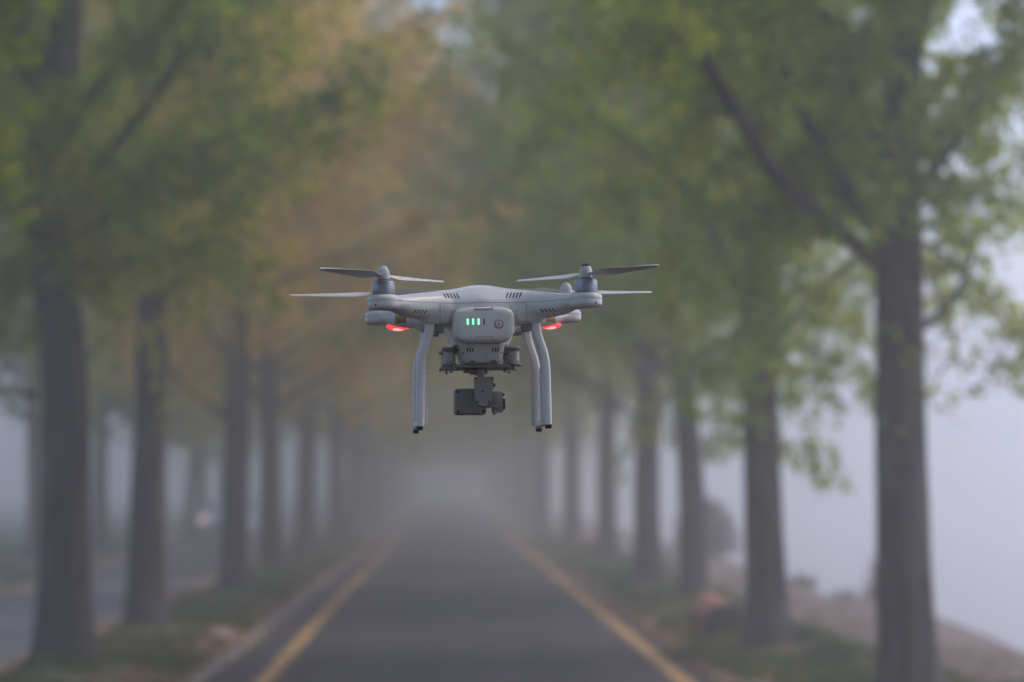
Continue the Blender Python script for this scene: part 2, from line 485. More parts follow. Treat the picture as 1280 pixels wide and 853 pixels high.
def leaves_flat(n, xr, yr, size, seed, bias):
    r = np.random.default_rng(seed)
    x = r.uniform(*xr, n); y = yr[0] + (yr[1] - yr[0]) * r.random(n) ** 1.4
    keep = r.random(n) < bias(x, y); x, y = x[keep], y[keep]; n = len(x)
    z = np.where((x > -2.3) & (x < 2.7), 0.0, ground_z(x, y)) + 0.012 + 0.02 * r.random(n)
    a = r.uniform(0, 2 * np.pi, n); s = size * r.uniform(0.6, 1.3, n)
    u = np.stack([np.cos(a) * s, np.sin(a) * s, r.normal(0, .3, n) * s], -1)
    v = np.stack([-np.sin(a) * s * .8, np.cos(a) * s * .8, r.normal(0, .3, n) * s], -1)
    p = np.stack([x, y, z], -1)
    V = np.stack([p - u, p + v * .9 - u * .1, p + u, p - v * .9 + u * .1], 1).reshape(-1, 3)
    F = np.arange(n * 4).reshape(-1, 4)
    return V, F
lit = join([
    leaves_flat(11000, (-3.4, -2.0), (16, 90), 0.035, 1, lambda x, y: np.exp(-((x + 2.55) / 0.3) ** 2)),
    leaves_flat(9000, (1.9, 3.6), (16, 90), 0.035, 2, lambda x, y: np.exp(-((x - 2.72) / 0.25) ** 2)),
    leaves_flat(5000, (-4.9, -4.1), (20, 90), 0.035, 3, lambda x, y: np.exp(-((x + 4.45) / 0.2) ** 2)),
    leaves_flat(1300, (-2.2, 2.6), (18, 80), 0.03, 4, lambda x, y: 0 * x + 0.6),
    leaves_flat(9000, (2.7, 5.8), (17, 60), 0.035, 5, lambda x, y: 0 * x + 0.5),
    leaves_flat(7000, (-4.2, -2.5), (18, 70), 0.035, 6, lambda x, y: np.exp(-((x + 2.6) / 0.6) ** 2)),
])
tag(from_arrays("fallen_leaves", lit[0], lit[1], M_litter), "scattered brown and orange fallen leaves along the road edges", "fallen leaves", kind="stuff")

# ------------------------------------------------------------------ trees
def PX(x, y, Z):
    """design helper: photograph position at a chosen real distance -> offset from the road axis, height"""
    return ((x - 558) * Z / FPX, CAM_H + (606 - y) * Z / FPX)

class Leaves:
    def __init__(s, seed): s.r = np.random.default_rng(seed); s.c = []; s.s = []
    def along(s, pts, per_m, spread, size, t0=0.0):
        pts = np.asarray(pts); d = np.linalg.norm(np.diff(pts, axis=0), axis=1); L = d.sum()
        n = int(per_m * L * (1 - t0))
        if n <= 0: return
        cum = np.concatenate([[0], np.cumsum(d)])
        nt = max(1, n // 7)                                    # tufts on short spurs
        t = (t0 + (1 - t0) * s.r.random(nt)) * L
        c = np.stack([np.interp(t, cum, pts[:, k]) for k in range(3)], -1)
        c = c + s.r.normal(0, spread, c.shape) * np.array([1, 1, 0.7]) - np.array([0, 0, spread * 0.5])
        q = np.repeat(c, 7, axis=0) + s.r.normal(0, 0.055, (nt * 7, 3))
        s.c.append(q); s.s.append(size * s.r.uniform(0.65, 1.25, len(q)))
    def build(s):
        c = np.concatenate(s.c); sz = np.concatenate(s.s); n = len(c); r = s.r
        u = r.normal(0, 1, (n, 3)); u[:, 2] = u[:, 2] * 0.6 - 0.5; u /= np.linalg.norm(u, axis=1, keepdims=True)
        w = r.normal(0, 1, (n, 3)); v = np.cross(u, w); v /= np.linalg.norm(v, axis=1, keepdims=True) + 1e-9
        u = u * sz[:, None]; v = v * sz[:, None]
        # fan-shaped leaf: narrow at the stalk, broad at the outer edge
        V = np.stack([c - u * 0.5, c + v * 0.58 + u * 0.25, c + u * 0.5, c - v * 0.58 + u * 0.25], 1).reshape(-1, 3)
        return V, np.arange(n * 4).reshape(-1, 4)

def build_tree(seed, H=12.5, r0=0.25, base=3.1, spread=3.1, lean=(0, 0), extra=(), n_limb=40, density=105, leaf=0.088, top=.6):
    rr = random.Random(seed); L = Leaves(seed); tubes = []
    # trunk
    n = 40; hs = np.linspace(-0.15, H, n)
    ph = [rr.uniform(0, 6.28) for _ in range(4)]
    def axis(h):
        h = np.asarray(h, float)
        k = np.clip(h / 4, 0, 1)
        x = lean[0] * h + 0.09 * k * np.sin(h * 0.75 + ph[0]) + 0.03 * k * np.sin(h * 1.4 + ph[1])
        y = lean[1] * h + 0.06 * k * np.sin(h * 0.5 + ph[2])
        return np.stack([x, y, h], -1)
    def rad(h):
        return r0 * (np.clip(1 - h / H, 0, 1) ** 0.75 * 0.96 + 0.04) * (1 + 0.55 * np.exp(-np.clip(h + 0.1, 0, 9) / 0.30))
    hs = np.concatenate([np.linspace(-0.15, 1.0, 10), np.linspace(1.25, H, 34)])
    bump = lambda i, a: 1 + 0.035 * np.sin(3 * a + i * 0.5 + ph[3]) + 0.03 * np.sin(5 * a - i * 0.3) + 0.02 * np.sin(9 * a + i * 1.3)
    tubes.append(tube_arrays(axis(hs), rad(hs), 18, bump))
    def limb(path, ra, rb, leafy=True, t0=0.25, dens=density, sub=True, slen=1.0):
        path = np.asarray(path, float)
        m = max(6, len(path) * 3)
        t = np.linspace(0, 1, len(path)); tt = np.linspace(0, 1, m)
        # Catmull-like smoothing by repeated averaging of a resampled polyline
        P = np.stack([np.interp(tt, t, path[:, k]) for k in range(3)], -1)
        for _ in range(2): P[1:-1] = 0.25 * P[:-2] + 0.5 * P[1:-1] + 0.25 * P[2:]
        tubes.append(tube_arrays(P, np.linspace(ra, rb, m), 7))
        if leafy: L.along(P, dens * 0.55, 0.10, leaf, t0)
        if not sub: return
        Ln = np.linalg.norm(np.diff(P, axis=0), axis=1).sum()
        ns = max(3, int(Ln * 3.6))
        for q in range(ns):
            s = t0 + (1 - t0) * (q + rr.random()) / ns
            p = np.array([np.interp(s, tt, P[:, k]) for k in range(3)])
            i = min(int(s * (m - 1)), m - 2); d = P[i + 1] - P[i]; d /= np.linalg.norm(d) + 1e-9
            az = rr.uniform(0, 6.283)
            side = np.array([math.cos(az), math.sin(az), rr.uniform(-0.75, 0.35)])
            dd = d * 0.45 + side; dd /= np.linalg.norm(dd)
            ln = rr.uniform(0.5, 1.35) * (1.1 - 0.4 * s) * slen
            e = p + dd * ln
            mid = p + dd * ln * 0.5 + np.array([0, 0, 0.06 * ln])
            e = e - np.array([0, 0, rr.uniform(0.15, 0.85) * ln])
            pts = np.stack([p, mid, e])
            tubes.append(tube_arrays(pts, [0.014, 0.010, 0.004], 4))
            if leafy: L.along(pts, dens * rr.uniform(0.35, 1.3), 0.13, leaf, 0.1)
    ga = rr.uniform(0, 6.28)
    for k in range(n_limb):
        f = (k + rr.uniform(0, 0.6)) / n_limb
        h = base + (H * 0.97 - base) * f
        az = ga + k * 2.39996 + rr.uniform(-0.3, 0.3)
        ln = spread * (0.72 + 0.5 * math.sin(math.pi * min(1, f * 1.25 + 0.12))) * (1 - top * f) * rr.uniform(0.8, 1.18) + 0.35
        el = R(34 + 30 * min(1, f * 1.5) + rr.uniform(-14, 14))
        p0 = axis(h); d = np.array([math.cos(az) * math.cos(el), math.sin(az) * math.cos(el), math.sin(el)])
        p1 = p0 + d * ln * 0.45 + np.array([0, 0, 0.12 * ln * rr.uniform(-.5, 1)])
        p2 = p0 + d * ln + np.array([0, 0, -0.10 * ln * rr.uniform(0, 1.3)])
        limb([p0, p1, p2], max(0.014, min(0.065, 0.016 * ln + 0.006) * (1 - 0.45 * f)), 0.008)
    for ex in extra:
        limb(ex['p'], ex.get('ra', 0.03), ex.get('rb', 0.008), ex.get('leafy', True), ex.get('t0', 0.2), ex.get('dens', density), ex.get('sub', True), ex.get('slen', 1.0))
    return join(tubes), L.build()

def tree_thing(data, loc, mleaf, label, rot=0.0, name="ginkgo_tree", group="trees lining the road", scale=1.0):
    t = empty(name, loc, (0, 0, rot)); t.scale = (scale,) * 3
    tag(t, label, "tree", group)
    (tv, tf), (lv, lf) = data
    from_arrays("trunk", tv, tf, M_bark, t, smooth=True)
    from_arrays("crown", lv, lf, mleaf, t)
    return t

leafmats = {}
def copy_tree(src, loc, rot, scale, label, mleaf, group="trees lining the road"):
    c = src.copy(); col.objects.link(c)
    c.location = loc; c.rotation_euler = (0.022 * math.sin(7 * loc[1]), 0.028 * math.sin(5 * loc[1] + 1), rot); c.scale = scale if isinstance(scale, tuple) else (scale,) * 3
    c["label"] = label; c["group"] = group
    for ch in src.children:
        k = ch.copy(); col.objects.link(k); k.parent = c
        if ch.name.startswith("crown"):
            k.material_slots[0].link = 'OBJECT'
            k.material_slots[0].material = mleaf
    return c

def gz(x, y): return float(ground_z(x, y)) - 0.01
def rel(tx, Z, pts):
    """limb points given as (photo x, photo y, distance offset) -> tree-local"""
    out = []
    for (x, y, dz) in pts:
        X, h = PX(x, y, Z + dz); out.append((X - tx, dz, h - gz(tx, Z)))
    return out

# --- right row, three nearest
TX, TZ = 3.9, 20.4
R1 = build_tree(11, 14.5, 0.245, 3.7, 3.4, (-0.004, 0), n_limb=54, density=170, leaf=0.070,
    extra=[
        dict(p=rel(TX, TZ, [(1105, 330, 0), (1045, 280, -.8), (985, 235, -1.6), (925, 140, -2.2), (835, -10, -2.6)]), ra=.085, rb=.050, t0=.9),
        dict(p=rel(TX, TZ, [(1110, 300, 0), (1050, 215, -.9), (1000, 130, -1.5), (945, -20, -2.0)]), ra=.078, rb=.045, t0=.9),
        dict(p=rel(TX, TZ, [(1160, 408, 0), (1200, 372, -.1), (1222, 320, -.2), (1232, 270, -.3)]), ra=.040, rb=.016, t0=.6),
        dict(p=rel(TX, TZ, [(1165, 300, 0), (1215, 350, -.2), (1262, 400, -.4), (1300, 420, -.5)]), ra=.018, rb=.006, t0=.15, slen=.6, dens=190),
        dict(p=rel(TX, TZ, [(1165, 340, 0), (1190, 410, .2), (1205, 455, .3)]), ra=.012, rb=.005, t0=.2, slen=.5, dens=120),
        dict(p=rel(TX, TZ, [(1110, 290, 0), (1060, 260, -.5), (1000, 255, -1.0), (940, 265, -1.4)]), ra=.03, rb=.006, t0=.2),
        dict(p=rel(TX, TZ, [(1110, 220, 0), (1050, 190, -.5), (980, 190, -.9), (900, 190, -1.3)]), ra=.03, rb=.006, t0=.1),
        dict(p=rel(TX, TZ, [(1150, 240, 0), (1210, 240, -.3), (1290, 250, -.5)]), ra=.03, rb=.008, t0=.1),
        dict(p=rel(TX, TZ, [(1140, 400, -.25), (1138, 470, -.32), (1130, 520, -.35)]), ra=.010, rb=.005, t0=.1, slen=.3, dens=40),
        dict(p=rel(TX, TZ, [(1240, 200, -.6), (1262, 80, -.9), (1262, -20, -1.1)]), ra=.022, rb=.015, t0=.3),
        dict(p=rel(TX, TZ, [(1150, 200, 0), (1200, 140, -.5), (1240, 200, -.6)]), ra=.025, rb=.02, t0=.3),
    ])
tR1 = tree_thing(R1, (TX, TZ, gz(TX, TZ)), M_leaf_green, "nearest tree on the right, dark straight trunk with bright green drooping leaves beside it")
TX, TZ = 3.66, 27.5
R2 = build_tree(12, 14.5, 0.235, 3.3, 3.7, (-0.012, 0), n_limb=38,
    extra=[
        dict(p=rel(TX, TZ, [(965, 400, 0), (1010, 430, -.3), (1050, 455, -.5), (1085, 470, -.6)]), ra=.022, rb=.006, t0=.15, slen=.8, dens=130),
        dict(p=rel(TX, TZ, [(965, 380, 0), (985, 450, .3), (1005, 520, .4), (1015, 580, .4)]), ra=.018, rb=.005, t0=.2, slen=.6, dens=95),
        dict(p=rel(TX, TZ, [(960, 340, 0), (1030, 360, -.3), (1085, 410, -.6)]), ra=.022, rb=.006, t0=.15),
        dict(p=rel(TX, TZ, [(955, 420, -.2), (952, 480, -.28)]), ra=.01, rb=.005, t0=.1, slen=.3),
        dict(p=rel(TX, TZ, [(950, 330, 0), (890, 310, -.5), (840, 330, -.8)]), ra=.022, rb=.006, t0=.15),
        dict(p=rel(TX, TZ, [(945, 400, 0), (905, 420, -.3), (880, 470, -.4)]), ra=.018, rb=.006, t0=.15, slen=.7),
        dict(p=rel(TX, TZ, [(940, 300, 0), (895, 210, -1.4), (850, 120, -2.4), (790, -20, -3.2)]), ra=.065, rb=.035, t0=.85),
    ])
tR2 = tree_thing(R2, (TX, TZ, gz(TX, TZ)), M_leaf_green, "second tree on the right, with a leafy branch hanging down to its right")
TX, TZ = 3.9, 38
R3 = build_tree(13, 15, 0.22, 3.0, 4.0, (-0.035, 0), n_limb=42,
    extra=[
        dict(p=rel(TX, TZ, [(855, 420, 0), (810, 380, -.5), (770, 340, -1)]), ra=.035, rb=.008, t0=.2),
        dict(p=rel(TX, TZ, [(860, 430, 0), (890, 480, -.3), (915, 530, -.4)]), ra=.018, rb=.006, t0=.2),
        dict(p=rel(TX, TZ, [(855, 440, 0), (830, 490, -.3), (815, 540, -.4)]), ra=.018, rb=.006, t0=.2),
    ])
tR3 = tree_thing(R3, (TX, TZ, gz(TX, TZ)), M_leaf_green, "third tree on the right, slightly leaning trunk right behind the rust coloured log")

# --- left row, three nearest
TX, TZ = -4.0, 25.6
L1 = build_tree(21, 14.5, 0.285, 3.7, 3.5, (-0.012, 0), n_limb=50, density=110,
    extra=[
        dict(p=rel(TX, TZ, [(80, 420, 0), (62, 350, .1), (45, 180, .2), (20, -20, .3)]), ra=.12, rb=.06, t0=.3),
        dict(p=rel(TX, TZ, [(90, 330, 0), (170, 330, -.6), (260, 300, -1.0), (320, 290, -1.3)]), ra=.035, rb=.008, t0=.15),
        dict(p=rel(TX, TZ, [(85, 300, 0), (40, 320, -.6), (-10, 330, -1.0)]), ra=.03, rb=.008, t0=.1),
        dict(p=rel(TX, TZ, [(90, 250, 0), (180, 210, -.8), (300, 160, -1.5)]), ra=.035, rb=.008, t0=.15),
        dict(p=rel(TX, TZ, [(48, 495, 0), (34, 492, .1)]), ra=.05, rb=.04, leafy=False, sub=False),
        dict(p=rel(TX, TZ, [(85, 200, 0), (60, 160, -.8), (10, 120, -1.5)]), ra=.03, rb=.008, t0=.1),
        dict(p=rel(TX, TZ, [(95, 240, 0), (170, 150, -1.2), (230, 60, -1.8), (270, -20, -2.2)]), ra=.06, rb=.035, t0=.85),
        dict(p=rel(TX, TZ, [(78, 150, 0), (35, 60, -.9), (-10, 20, -1.3)]), ra=.045, rb=.03, t0=.85),
    ])
tL1 = tree_thing(L1, (TX, TZ, gz(TX, TZ)), M_leaf_dark, "nearest tree on the left, thick trunk that forks above and dark green leaves")
TX, TZ = -3.95, 32
L2 = build_tree(22, 15, 0.25, 4.0, 3.8, (0.004, 0), n_limb=40,
    extra=[
        dict(p=rel(TX, TZ, [(200, 370, -.2), (212, 440, -.35), (208, 510, -.4)]), ra=.012, rb=.005, t0=.2, slen=.35, dens=45),
        dict(p=rel(TX, TZ, [(185, 380, 0), (150, 400, -.3), (130, 440, -.5)]), ra=.014, rb=.005, t0=.2, slen=.6, dens=45),
        dict(p=rel(TX, TZ, [(195, 390, 0), (235, 340, -.3), (265, 260, -.6), (330, 120, -1)]), ra=.06, rb=.025, t0=.7),
        dict(p=rel(TX, TZ, [(185, 330, 0), (240, 320, -.8), (290, 330, -1.4)]), ra=.025, rb=.008, t0=.15),
    ])
tL2 = tree_thing(L2, (TX, TZ, gz(TX, TZ)), M_leaf_yellow, "second tree on the left, with a tuft of leaves hanging low along its trunk")
TX, TZ = -3.75, 43
L3 = build_tree(23, 15.0, 0.25, 4.9, 4.2, (0.0, 0), n_limb=42,
    extra=[
        dict(p=rel(TX, TZ, [(295, 530, 0), (262, 508, -.4), (235, 485, -.8), (210, 460, -1.1), (170, 380, -1.5)]), ra=.075, rb=.02, t0=.6),
        dict(p=rel(TX, TZ, [(298, 460, 0), (262, 420, .3), (235, 350, .6)]), ra=.06, rb=.02, t0=.5),
        dict(p=rel(TX, TZ, [(300, 260, 0), (350, 220, -.5), (420, 140, -1), (490, 50, -2.6)]), ra=.11, rb=.05, t0=.85),
    ])
tL3 = tree_thing(L3, (TX, TZ, gz(TX, TZ)), M_leaf_orange, "third tree on the left, bare limb reaching left and golden leaves above")

# --- general trees for the rest of both rows
G1 = build_tree(31, 18.5, 0.25, 3.0, 5.6, (0.01, 0), n_limb=80, density=85, leaf=.105, top=.45)
G2 = build_tree(32, 19.5, 0.24, 3.3, 5.7, (-0.012, 0.01), n_limb=84, density=85, leaf=.105, top=.45)
print("LEAVES", len(G1[1][1]), len(G2[1][1]), len(R1[1][1]), len(L1[1][1]))
ordn = ["fourth", "fifth", "sixth", "seventh", "eighth", "ninth", "tenth", "eleventh", "twelfth", "thirteenth", "fourteenth", "fifteenth", "sixteenth", "seventeenth", "eighteenth", "nineteenth", "twentieth"]
TX, TZ = 3.74, 44.5
tG1 = tree_thing(G1, (TX, TZ, gz(TX, TZ)), M_leaf_green, "fourth tree on the right, slim trunk a short step behind the leaning third one", rot=2.6)
TX, TZ = -3.9, 54
tG2 = tree_thing(G2, (TX, TZ, gz(TX, TZ)), M_leaf_orange, "fourth tree on the left, slim trunk under the brightest orange autumn leaves", rot=0.8)
rr = random.Random(9)
right = [(3.9, 58), (3.9, 75), (3.65, 92), (3.8, 104)] + [(3.8, 104 + 12 * k) for k in range(1, 13)]
left = [(-3.8, 66), (-3.6, 80), (-3.7, 93), (-3.7, 105)] + [(-3.7, 105 + 12 * k) for k in range(1, 13)]
lm = [M_leaf_yellow, M_leaf_orange, M_leaf_yellow, M_leaf_green]
for k, (x, y) in enumerate(right):
    src = (tG1, tG2)[(k + 1) % 2]
    how = "grey in the fog" if y < 90 else "only faintly visible in thick fog"
    copy_tree(src, (x, y, gz(x, y)), rr.uniform(0, 6.28), rr.uniform(0.95, 1.12), "%s tree on the right counting from the near end, %s" % (ordn[k + 1], how), [M_leaf_green, M_leaf_yellow, M_leaf_green][k % 3])
for k, (x, y) in enumerate(left):
    src = (tG1, tG2)[k % 2]
    how = "grey in the fog" if y < 90 else "only faintly visible in thick fog"
    copy_tree(src, (x, y, gz(x, y)), rr.uniform(0, 6.28), rr.uniform(0.95, 1.12), "%s tree on the left counting from the near end, %s" % (ordn[k + 1], how), lm[k % 4] if k < 4 else M_leaf_green)
# a nearer tree on the left, its branches reach into the frame
copy_tree(tL2, (-4.3, 16.2, gz(-4.3, 16.2)), 2.2, 1.0, "tree just outside the left edge, only the tips of its leafy branches showing", M_leaf_dark)
# unseen avenue trees round the camera, added to shade the road and fog
for k, (x, y) in enumerate([(4.6, 8.5), (3.9, -2), (3.8, -13), (-3.9, 5), (-3.8, -6), (-3.8, -17)]):
    copy_tree((tG1, tG2)[k % 2], (x, y, gz(x, y)), rr.uniform(0, 6.28), 1.0, "unseen avenue tree added to shade the road, nearer than every visible tree", M_leaf_green, "unseen avenue trees added for shade")
# second row beyond the side path
row2 = [(-10.6, 46), (-10.4, 62), (-9.9, 70), (-10.1, 82), (-9.9, 94), (-10.6, 106), (-11.0, 120)]
words = ["nearest", "second", "third", "fourth", "fifth", "sixth", "farthest"]
for k, (x, y) in enumerate(row2):
    copy_tree((tG2, tG1)[k % 2], (x, y, gz(x, y)), rr.uniform(0, 6.28), rr.uniform(0.85, 1.0), "%s tree of the pale row beyond the side path, hazy trunk" % words[k], [M_leaf_dark, M_leaf_green][k % 2], "hazy trees beyond the side path")

# ------------------------------------------------------------------ shrubs and weeds on the bank
def shrub(name, loc, rx, rz, n, mleaf, label, cat, seed, leaf=0.05, group=None):
    r = random.Random(seed); L = Leaves(seed); tubes = []
    for k in range(n):
        a = r.uniform(0, 6.283); el = r.uniform(0.12, 1.5); ln = r.uniform(0.7, 1.0)
        d = np.array([math.cos(a) * math.cos(el) * rx, math.sin(a) * math.cos(el) * rx, math.sin(el) * rz]) * ln
        p = np.stack([np.array([0, 0, -0.08]), d * 0.5 + np.array([0, 0, 0.08 * rz]), d])
        tubes.append(tube_arrays(p, [0.012, 0.008, 0.003], 4))
        L.along(p, 60, 0.07, leaf, 0.25)
    t = empty(name, loc); tag(t, label, cat, group)
    V, F = join(tubes); from_arrays("stems", V, F, M_bark, t)
    V, F = L.build(); from_arrays("leaves", V, F, mleaf, t)
    return t
def bank_x(px, Z): return (px - 558) * Z / FPX
for (px, Z, rx, rz, n, m, lab, sd_) in [
    (882, 58, 1.05, 1.45, 330, M_shrub, "large rounded purple grey shrub in the fog behind the third tree on the right", 1),
    (1000, 47, 0.42, 0.28, 60, M_shrub, "low dull brown shrub on the bank just right of the second tree", 2),
    (1056, 44, 0.30, 0.32, 45, M_shrub, "small dull brown shrub on the bank midway between the first two right trees", 3),
    (1097, 38, 0.22, 0.85, 50, M_shrub_red, "slim reddish shrub half hidden behind the nearest right trunk", 4)]:
    x = bank_x(px, Z)
    shrub("shrub", (x, Z, gz(x, Z)), rx, rz, n, m, lab, "shrub", sd_, group="shrubs along the bank")
for (px, py, rx, rz, n, lab, sd_) in [
    (1035, 840, 0.42, 0.34, 70, "broad green weed clump on the bank between the first two right trees", 11),
    (1000, 815, 0.26, 0.26, 45, "green weed clump at the right foot of the second right tree", 12),
    (862, 822, 0.28, 0.16, 45, "green weed clump in front of the rust coloured log", 13),
    (930, 802, 0.16, 0.20, 30, "green weed clump between the log and the second right tree", 14),
    (1096, 850, 0.16, 0.20, 30, "small weed clump at the left foot of the nearest right tree", 15),
    (775, 735, 0.30, 0.25, 40, "green weed clump at the left foot of the fourth right tree", 16)]:
    Z = CAM_H * FPX / (py - 606); x = bank_x(px, Z)
    shrub("weed_clump", (x, Z, gz(x, Z)), rx, rz, n, M_weed, lab, "weeds", sd_, leaf=0.055, group="weed clumps on the right verge")

# ------------------------------------------------------------------ logs
M_logbark = mat("log_bark", (0.28, 0.115, 0.060), 0.9, var=(5, 0.8, (0.34, 0.17, 0.10)), bump=(22, 0.8, 0.03))
def end_mat():
    m = bpy.data.materials.new("log_end_grain"); m.use_nodes = True
    nt = m.node_tree; b = nt.nodes["Principled BSDF"]; b.inputs["Roughness"].default_value = 0.9
    tc = nt.nodes.new("ShaderNodeTexCoord"); w = nt.nodes.new("ShaderNodeTexWave")
    w.wave_type = 'RINGS'; w.rings_direction = 'Y'; w.inputs["Scale"].default_value = 14; w.inputs["Distortion"].default_value = 2.5
    nt.links.new(tc.outputs["Object"], w.inputs["Vector"])
    rp = nt.nodes.new("ShaderNodeValToRGB")
    rp.color_ramp.elements[0].color = (0.040, 0.027, 0.021, 1); rp.color_ramp.elements[1].color = (0.070, 0.046, 0.036, 1)
    nt.links.new(w.outputs[0], rp.inputs[0]); nt.links.new(rp.outputs[0], b.inputs["Base Color"])
    return m
M_logend = end_mat()
def make_log(loc, rad, ln, yaw, label, seed):
    r = random.Random(seed); t = empty("log", loc, (R(9), 0, yaw)); tag(t, label, "log", "logs lying on the right verge")
    n = 36; ys_ = np.linspace(-ln / 2, ln / 2, 9); V = []
    ph = [r.uniform(0, 6.28) for _ in range(3)]
    for y in ys_:
        for k in range(n):
            a = 2 * math.pi * k / n
            q = rad * (1 + 0.05 * math.sin(2 * a + ph[0]) + 0.03 * math.sin(5 * a + ph[1] + 2 * y) + 0.012 * math.sin(11 * a + ph[2] + 9 * y))
            V.append((q * math.cos(a), y, q * math.sin(a)))
    F = [(i * n + k, i * n + (k + 1) % n, (i + 1) * n + (k + 1) % n, (i + 1) * n + k) for i in range(8) for k in range(n)]
    F.append(tuple(range(8 * n, 9 * n)))
    from_arrays("bark", V, F, M_logbark, t, smooth=True, sharp_angle=50)
    c = len(V); E = [(x * 0.985, y - 0.006, z * 0.985) for (x, y, z) in V[:n]] + [(0, -ln / 2 - 0.012, 0)] + [(x * 0.985, y + 0.03, z * 0.985) for (x, y, z) in V[:n]]
    from_arrays("cut_end", E, [(n, (k + 1) % n, k) for k in range(n)] + [(k, (k + 1) % n, n + 1 + (k + 1) % n, n + 1 + k) for k in range(n)], M_logend, t)
    return t
Z = CAM_H * FPX / (800 - 606); x = bank_x(893, Z)
make_log((x, Z, gz(x, Z) + 0.20), 0.245, 0.60, R(17), "rust orange log with a dark cut end facing the road, beside the second right tree", 1)
Z = 64; x = bank_x(738, Z)
make_log((x, Z, gz(x, Z) + 0.2), 0.22, 0.6, R(25), "far reddish log half lost in the fog, left of the fifth right tree", 2)

# ------------------------------------------------------------------ oncoming car on the side path
M_car = mat("car_paint", (0.62, 0.68, 0.78), 0.3, 0.1, var=(2, 0.2, (0.56, 0.62, 0.72)))
M_glass = mat("car_glass", (0.05, 0.06, 0.07), 0.08, spec=0.8)
M_tyre = mat("tyre_rubber", (0.02, 0.02, 0.02), 0.9, bump=(60, 0.3, 0.004))
M_rim = mat("wheel_rim", (0.5, 0.5, 0.52), 0.35, 0.9)
M_trim = mat("black_trim", (0.02, 0.02, 0.022), 0.6)
M_lamp = emit_mat("headlight_lit", (0.9, 0.9, 0.85), (1.0, 0.62, 0.45), 0.9)
def make_car(loc, yaw):
    t = empty("parked_car", loc, (0, 0, yaw)); t.name = "oncoming_car"
    tag(t, "pale car with headlights on, coming through the fog on the side path", "car")
    # front faces -Y.  cross-sections (y, half width bottom, half width top, z0, z1)
    def loft(secs, m, name, parent=t, round_=0.06):
        bm = bmesh.new(); rings = []
        for (y, wb, wt, z0, z1) in secs:
            pts = []
            for (sx, sz) in [(-1, 0), (-1, .35), (-1, .8), (-.86, 1), (-.4, 1.02), (0, 1.03), (.4, 1.02), (.86, 1), (1, .8), (1, .35), (1, 0)]:
                w = wb + (wt - wb) * sz
                pts.append(bm.verts.new((sx * w, y, z0 + (z1 - z0) * sz)))
            rings.append(pts)
        for a, b in zip(rings[:-1], rings[1:]):
            for k in range(len(a)):
                bm.faces.new((a[k], a[(k + 1) % len(a)], b[(k + 1) % len(a)], b[k]))
        bm.faces.new(rings[0]); bm.faces.new(rings[-1][::-1])
        return from_bm(name, bm, m, parent, smooth=True, sharp_angle=40)
    body = loft([(-2.15, .72, .62, .32, .55), (-2.08, .80, .74, .25, .70), (-1.7, .87, .80, .22, .80), (-1.0, .89, .83, .22, .90), (-.6, .90, .85, .22, .95),
          (.6, .90, .86, .22, .97), (1.5, .90, .84, .22, .98), (2.0, .86, .78, .26, .95), (2.15, .78, .70, .34, .80)], M_car, "body")
    loft([(-.98, .78, .74, .90, .94), (-.45, .77, .62, .92, 1.30), (-.1, .77, .59, .93, 1.42), (.7, .77, .58, .93, 1.45), (1.3, .76, .60, .93, 1.38), (1.95, .74, .68, .92, .98)], M_car, "cabin")
    bm = bmesh.new()
    V = [(-.66, -.93, .97), (.66, -.93, .97), (.55, -.20, 1.37), (-.55, -.20, 1.37)]
    w = 0.012
    vs = [bm.verts.new((a, b - .035, c + .022)) for (a, b, c) in V]; vs2 = [bm.verts.new((a, b, c)) for (a, b, c) in V]
    bm.faces.new(vs); [bm.faces.new((vs[k], vs2[k], vs2[(k + 1) % 4], vs[(k + 1) % 4])) for k in range(4)]
    from_bm("windscreen", bm, M_glass, t)
    for s in (-1, 1):
        bm = bmesh.new(); add_rbox(bm, s * .70 - .012, s * .70 + .012, -.45, 1.35, 1.0, 1.30, .01, 2, Matrix.Rotation(-s * .42, 4, 'Y'))
        from_bm("side_window", bm, M_glass, t)
        bm = bmesh.new(); add_lathe(bm, [(0, 0), (.09, .0), (.11, .015), (.10, .05), (.05, .075), (0, .08)], 20, Matrix.Translation((s * .60, -2.06, .62)) @ Matrix.Rotation(R(90), 4, 'X'))
        from_bm("headlight", bm, M_lamp, t, smooth=True)
        bm = bmesh.new(); add_rbox(bm, s * .98 - .09, s * .98 + .09, -.78, -.66, .93, 1.07, .03, 3)
        from_bm("side_mirror", bm, M_car, t, smooth=True)
        for y in (-1.35, 1.35):
            wh = empty("wheel", (s * .80, y, .31)); wh.parent = t
            mm = Matrix.Rotation(R(90), 4, 'Y')
            bm = bmesh.new(); add_lathe(bm, [(.19, -.10), (.28, -.105), (.31, -.07), (.31, .07), (.28, .105), (.19, .10)], 28, mm); from_bm("tyre", bm, M_tyre, wh, smooth=True, sharp_angle=40)
            bm = bmesh.new(); add_lathe(bm, [(0, -.107), (.19, -.102), (.19, .102), (0, .107)], 24, mm); from_bm("rim", bm, M_rim, wh, smooth=True, sharp_angle=40)
    bm = bmesh.new(); add_rbox(bm, -.42, .42, -2.165, -2.13, .38, .52, .015, 2); from_bm("grille", bm, M_trim, t)
    bm = bmesh.new(); add_rbox(bm, -.74, .74, -2.13, -2.05, .24, .34, .03, 2); from_bm("bumper", bm, M_trim, t)
    return t
make_car((-7.88, 88, 0.0), R(-3))

